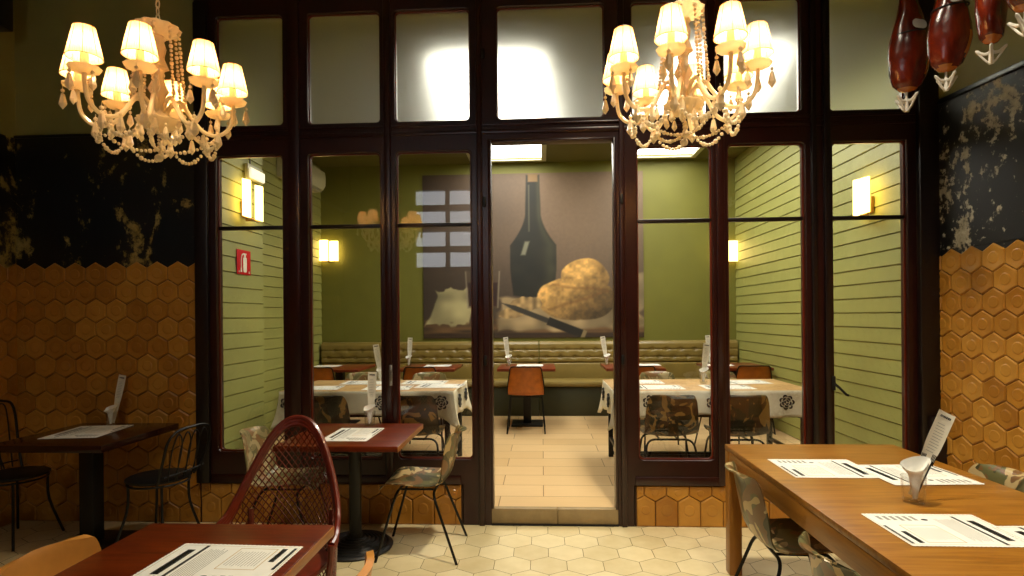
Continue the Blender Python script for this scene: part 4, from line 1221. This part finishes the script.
placemat(.405, .31, (1.415, 2.13, .7505), R_(180), 'white printed placemat in front of the napkin glass on the oak table', GP)
placemat(.40, .31, (1.80, 2.01, .7525), R_(2), 'white printed placemat at the right picture edge on the oak table', GP)
GB = 'white placemats on the inner room tables'
zc = S + .757
for x, y, rz, lb in ((-2.05, 5.20, 4, 'white placemat at the left end of the left cloth table, near side'), (-1.74, 5.62, 0, 'white placemat on the left cloth table, far side behind the tall menu'), (-1.15, 5.62, 0, 'white placemat on the left cloth table, far side nearer the doorway'), (-1.40, 5.20, 3, 'white placemat on the left cloth table, near side by the timber mullion'), (-.95, 5.33, -3, 'white placemat at the doorway end of the left cloth table'),
                     (.93, 5.62, 0, 'white placemat on the right cloth table, far side by the doorway post'), (1.02, 5.20, 0, 'white placemat on the right cloth table, near side in front of the napkin glass'), (1.62, 5.20, 0, 'white placemat on the right cloth table, near side beyond the timber mullion'), (1.90, 5.58, 4, 'white placemat on the right cloth table, far side by the boarded wall')):
    placemat(.42, .30, (x, y, zc), R_(rz), lb, GB, 1)
for x, lb in ((-2.88, 'white placemat on the banquette table in the left corner'), (-1.38, 'white placemat on the second banquette table from the left'), (-.165, 'white placemat on the banquette table seen through the doorway'), (1.35, 'white placemat on the banquette table behind the doorway post'), (2.25, 'white placemat on the banquette table by the right boarded wall')):
    placemat(.34, .28, (x, 7.62 if x < 2 else 7.55, S + .7505), 0, lb, GB, 0)

# napkin glasses with tall menus
def tumbler_mesh(h=.10, rb=.032, rt_=.040):
    return MB().lathe([(.001, .0), (rb, .0), (rb + .002, .004), (rt_, h), (rt_ - .003, h), (rb - .002, .012), (.001, .010)], 28)
proto = {}
def tumbler(loc, label):
    if 't' not in proto:
        o = tumbler_mesh().build('tumbler', M['tumbler'])
        proto['t'] = o
    else: o = proto['t'].copy(); COL.objects.link(o)
    o.location = loc; tag(o, label, 'glass', 'glass tumblers holding napkins'); return o
def napkin(loc, rz, label, s=1.0):
    # a cone of folded paper opening upward
    if 'n' not in proto:
        mb = MB(); n = 26
        def fn(u, v):
            a = 2 * PI * u
            k = max(0, v - .68) / .32
            r = .007 + .019 * v + .018 * k
            if k > 0: r *= 1 + .10 * math.sin(3 * a + 1) * k
            sy = math.sin(a)
            return (r * math.cos(a), r * sy * (.9 if sy < 0 else .35) - .006, .014 + .115 * v + .020 * math.sin(a + .6) * k)
        mb.grid(fn, n, 10, closed_u=True)
        mb.grid(lambda u, v: tuple(x * .88 if i < 2 else x for i, x in enumerate(fn(u, 1 - .9 * v))), n, 8, closed_u=True)
        proto['n'] = mb.build('napkin', M['napkin'], None, True, 60); o = proto['n']
    else: o = proto['n'].copy(); COL.objects.link(o)
    o.location = loc; o.rotation_euler = (0, 0, rz); o.scale = (s, s, s); tag(o, label, 'napkin', 'white paper napkins in glasses'); return o
def menu(loc, rx, ry, rz, label, w=.062, h=.27, mat='ivory_paper'):
    key = 'm%.3f%.3f' % (w, h) + mat
    if key not in proto:
        r = empty('menu_card', (0, 0, 0))
        mb = MB()
        def fn(u, v):
            x = (u - .5) * w * (.34 + .66 * min(1, v * 1.6)); return (x, .004 * math.cos(PI * (u - .5)) , h * v)
        g = MB().grid(fn, 6, 10); g.grid(lambda u, v: (lambda q: (q[0], q[1] + .0012, q[2]))(fn(1 - u, v)), 6, 10)
        g.build('card', M[mat], r, True, 60)
        p = MB(); rr = random.Random(2)
        x = -.32
        while x < .30:
            k = rr.choice((.05, .07, .09)); p.add([(x * w, -.0012, h * .93), ((x + k) * w, -.0012, h * .93), ((x + k) * w, -.0012, h * .955), (x * w, -.0012, h * .955)], [(0, 1, 2, 3)]); x += k + .015
        for i in range(11):
            z = h * (.52 + .033 * i); p.add([(-.3 * w, -.0012, z), (rr.uniform(.1, .3) * w, -.0012, z), (rr.uniform(.1, .3) * w, -.0012, z + .0022), (-.3 * w, -.0012, z + .0022)], [(0, 1, 2, 3)], 1)
        p.build('print', [M['ink'], M['grey_ink']], r, False)
        proto[key] = r
    else: r = copy_tree(proto[key])
    r.location = loc; r.rotation_euler = (rx, ry, rz); tag(r, label, 'menu', 'tall narrow menu cards in glasses'); return r
def setting(x, y, z, where, rx, ry, rz, s=1.0, mh=.27):
    tumbler((x, y, z), 'glass tumbler holding a napkin ' + where)
    napkin((x, y - .004, z), 0, 'white paper napkin folded in the glass ' + where)
    menu((x, y + .013, z + .016), rx, ry, rz, 'tall menu card standing in the glass ' + where, .062, mh)
setting(-1.235, 4.085, .7505, 'on the red table beside the doorway', R_(-4), R_(2), R_(4), 1, .36)
setting(-3.13, 4.06, .7505, 'on the dark mahogany table', R_(-6), R_(8), R_(-8), 1, .35)
# the oak table's glass: wider napkin, slanted card and two black forks
o = tumbler((1.50, 2.435, .7505), 'glass tumbler holding a napkin on the oak table'); o.scale = (1.15, 1.15, 1.05)
o = napkin((1.50, 2.433, .7505), R_(0), 'white paper napkin coned in the glass on the oak table', 1.15); o.scale = (1.3, 1.15, 1.25)
menu((1.500, 2.450, .775), R_(-9), R_(28), R_(-4), 'narrow printed card slanting from the napkin glass on the oak table', .070, .375)
for dx, ry in ((.0, 20), (.020, 28)):
    f = MB(); f.rbox(-.0035, .0035, -.001, .001, 0, .12, .0008); f.rbox(-.009, .009, -.001, .001, .12, .135, .0008)
    for k in (-.0075, -.0025, .0025, .0075): f.rbox(k - .0014, k + .0014, -.001, .001, .134, .165, .0005)
    o = f.build('fork', M['black_iron']); o.location = (1.504 + dx, 2.443, .79); o.rotation_euler = (R_(-8), R_(ry), R_(-4))
    tag(o, 'dark fork standing in the coned napkin on the oak table, ' + ('further left' if dx == 0 else 'nearer the slanted card'), 'fork', 'forks in the oak table napkin')
for x, y, z, w_, rx, ry in ((-.44, 7.52, S + .7505, 'on the banquette table seen through the doorway', -3, -6), (.84, 7.62, S + .7505, 'on the banquette table behind the doorway post', -3, -8), (2.18, 7.68, S + .7505, 'on the banquette table by the right boarded wall', -3, -3), (-1.755, 7.55, S + .7505, 'on the second banquette table', -4, 2), (1.50, 5.50, zc, 'on the right cloth table', -6, 8), (-1.62, 5.74, zc, 'on the left cloth table', -6, -10)):
    setting(x, y, z, w_, R_(rx), R_(ry), 0, 1, .36)

# ------------------------------------------------------------------ hams on their rail
rail = empty('ham_rail', (2.07, 2.9, 3.86), 0, 'dark iron rail the hams hang from, above the picture edge', 'rail')
MB().tube([(0, -.95, 0), (0, .75, 0)], .014, 10).build('bar', M['black_iron'], rail)
for y in (-.8, .6): MB().tube([(0, y, 0), (0, y, ZC - 3.86 - .001)], .008, 8).build('hanger', M['black_iron'], rail)
def ham(loc, rz, label, mat, k=1.0, sz=.85):
    r = empty('hanging_ham', loc, rz, label, 'ham', 'cured hams hanging from the rail')     # origin at the bottom tip
    P = [(0, .0, 0), (.045, .012, .030), (.085, .05, .055), (.112, .12, .068), (.122, .2, .075), (.116, .29, .074), (.096, .38, .064), (.070, .46, .052), (.050, .54, .042), (.038, .62, .034), (.030, .72, .030), (.028, .80, .027), (.032, .86, .028)]
    n = 22
    mb = MB(); rings = []
    P2 = []
    for i in range(len(P) - 1):
        for q in range(3):
            t = q / 3; P2.append(tuple(P[i][c] * (1 - t) + P[i + 1][c] * t for c in range(3)))
    P2.append(P[-1])
    def fn(u, v):
        f = v * (len(P2) - 1); i = min(int(f), len(P2) - 2); t = f - i
        w, z, d = (P2[i][c] * (1 - t) + P2[i + 1][c] * t for c in range(3))
        a = 2 * PI * u
        bend = .025 * math.sin(z * 4.5) - .012
        nz = noise.noise(Vector((math.cos(a) * 1.4 + k * 9, math.sin(a) * 1.4, z * 7))) * .010 * min(1, w / .05)
        return ((w + nz) * math.cos(a) + bend, (d + nz) * math.sin(a) * 1.0, z)
    mb.grid(fn, n, len(P2) - 1, closed_u=True)
    body = mb.build('meat', [mat, M['ham_fat']], r, True, 80)
    # the amber fat shows as a lower lip and along one side
    for p in body.data.polygons:
        c = p.center
        if c.z < .028 + .02 * noise.noise(Vector((c.x * 12, c.y * 12, k))) or (c.x > .075 and c.z < .24 and c.y < .0): p.material_index = 1
    MB().lathe([(.024, .855), (.030, .88), (.026, .91), (.012, .925)], 12, (.025 * math.sin(.87 * 4.5) - .012, 0, 0)).build('hoof', M['hoof'], r)
    x = .025 * math.sin(.8 * 4.5) - .012
    rp = MB().tube([(x + .036 * math.cos(a), .036 * math.sin(a), .80) for a in np.linspace(0, 2 * PI, 14)[:-1]], .006, 6, True)
    rp.tube([(x, .036, .80), (x * .5, .03, .95), (0, 0, (3.845 - loc[2]) / sz)], .005, 6); rp.build('rope', M['rope'], r)
    # drip catcher
    d = MB(); d.tube([(-.012, 0, .012), (-.012, 0, -.035)], .007, 8)
    for q in range(4):
        a = q * PI / 2 + .25; ca, sa = math.cos(a), math.sin(a)
        d.tube(smooth_path([(-.012, 0, -.045), (-.012 + .035 * ca, .035 * sa, -.050), (-.012 + .072 * ca, .072 * sa, -.020)], 4), [.009] * 4 + [.009] * 4 + [.004], 7)
        d.tube(smooth_path([(-.012, 0, -.108), (-.012 + .022 * ca, .022 * sa, -.094), (-.012 + .068 * ca, .068 * sa, -.026)], 4), .0055, 7)
    d.tube([(-.012, 0, -.035), (-.012, 0, -.112)], [.012, .014], 8)
    d.build('drip_catcher', M['plastic_white'], r)
    r.scale = (sz, sz, sz)
    return r
h1 = ham((2.085, 3.40, 2.765), R_(5), 'dark cured ham with a white tag, hanging beside the right timber post', M['ham'], .3, .95)
h2 = ham((2.10, 3.10, 2.755), R_(-8), 'glossy reddish ham, second from the timber post', M['ham'], 1.3, .84)
h3 = ham((2.055, 2.75, 2.735), R_(40), 'narrow edge-on ham, third from the timber post', M['ham'], 2.1, .78)
h4 = ham((1.955, 2.43, 2.72), R_(10), 'ham cut off by the top right picture corner', M['ham'], 3.3, .84)
for h, z, x, a in ((h1, .375, .0, 8), (h2, .42, .0, -6)):
    lbm = MB().prism(round_rect(-.042, .042, -.028, .028, .024), .002, Matrix.Rotation(R_(90), 4, 'X'))
    o = lbm.build('tag', M['plastic_white'], h, False); o.location = (x, -.078, z); o.rotation_euler = (R_(-10), R_(a), 0)
    bx = .025 * math.sin((z - .03) * 4.5) - .012; o.location.x += bx
    s_ = MB().tube([(bx + .098 * math.cos(t), .068 * math.sin(t), z - .03 + .01 * math.cos(t)) for t in np.linspace(0, 2 * PI, 24)[:-1]], .005, 6, True); s_.build('band', M['rope'], h)
def spot(loc, aim, power, cone, col, r):  # unseen fill spots, added to brighten the front floor and tables
    d = bpy.data.lights.new('added_fill_spot', 'SPOT'); d.energy = power; d.color = col; d.shadow_soft_size = r
    d.spot_size = R_(cone); d.spot_blend = .8
    o = bpy.data.objects.new('added_fill_spot', d); COL.objects.link(o); o.location = loc
    o.rotation_euler = (Vector(aim) - Vector(loc)).to_track_quat('-Z', 'Y').to_euler()
spot((.75, 2.5, 4.55), (.75, 3.0, 0), 560, 92, (1, .90, .70), .12)
spot((1.6, 1.2, 4.55), (2.1, 1.9, 0), 240, 95, (1, .90, .70), .12)
spot((-1.9, 2.2, 4.55), (-2.0, 2.7, 0), 60, 100, (1, .88, .64), .12)
# ------------------------------------------------------------------ daylight, exposure
w = bpy.data.worlds.new('world'); sc.world = w; w.use_nodes = True
bg = w.node_tree.nodes['Background']; bg.inputs[0].default_value = (.92, .96, 1, 1); bg.inputs[1].default_value = 3.0
sc.view_settings.view_transform = 'Standard'; sc.view_settings.look = 'None'
sc.view_settings.gamma = 1; sc.view_settings.use_curve_mapping = False
sc.view_settings.exposure = 0.0
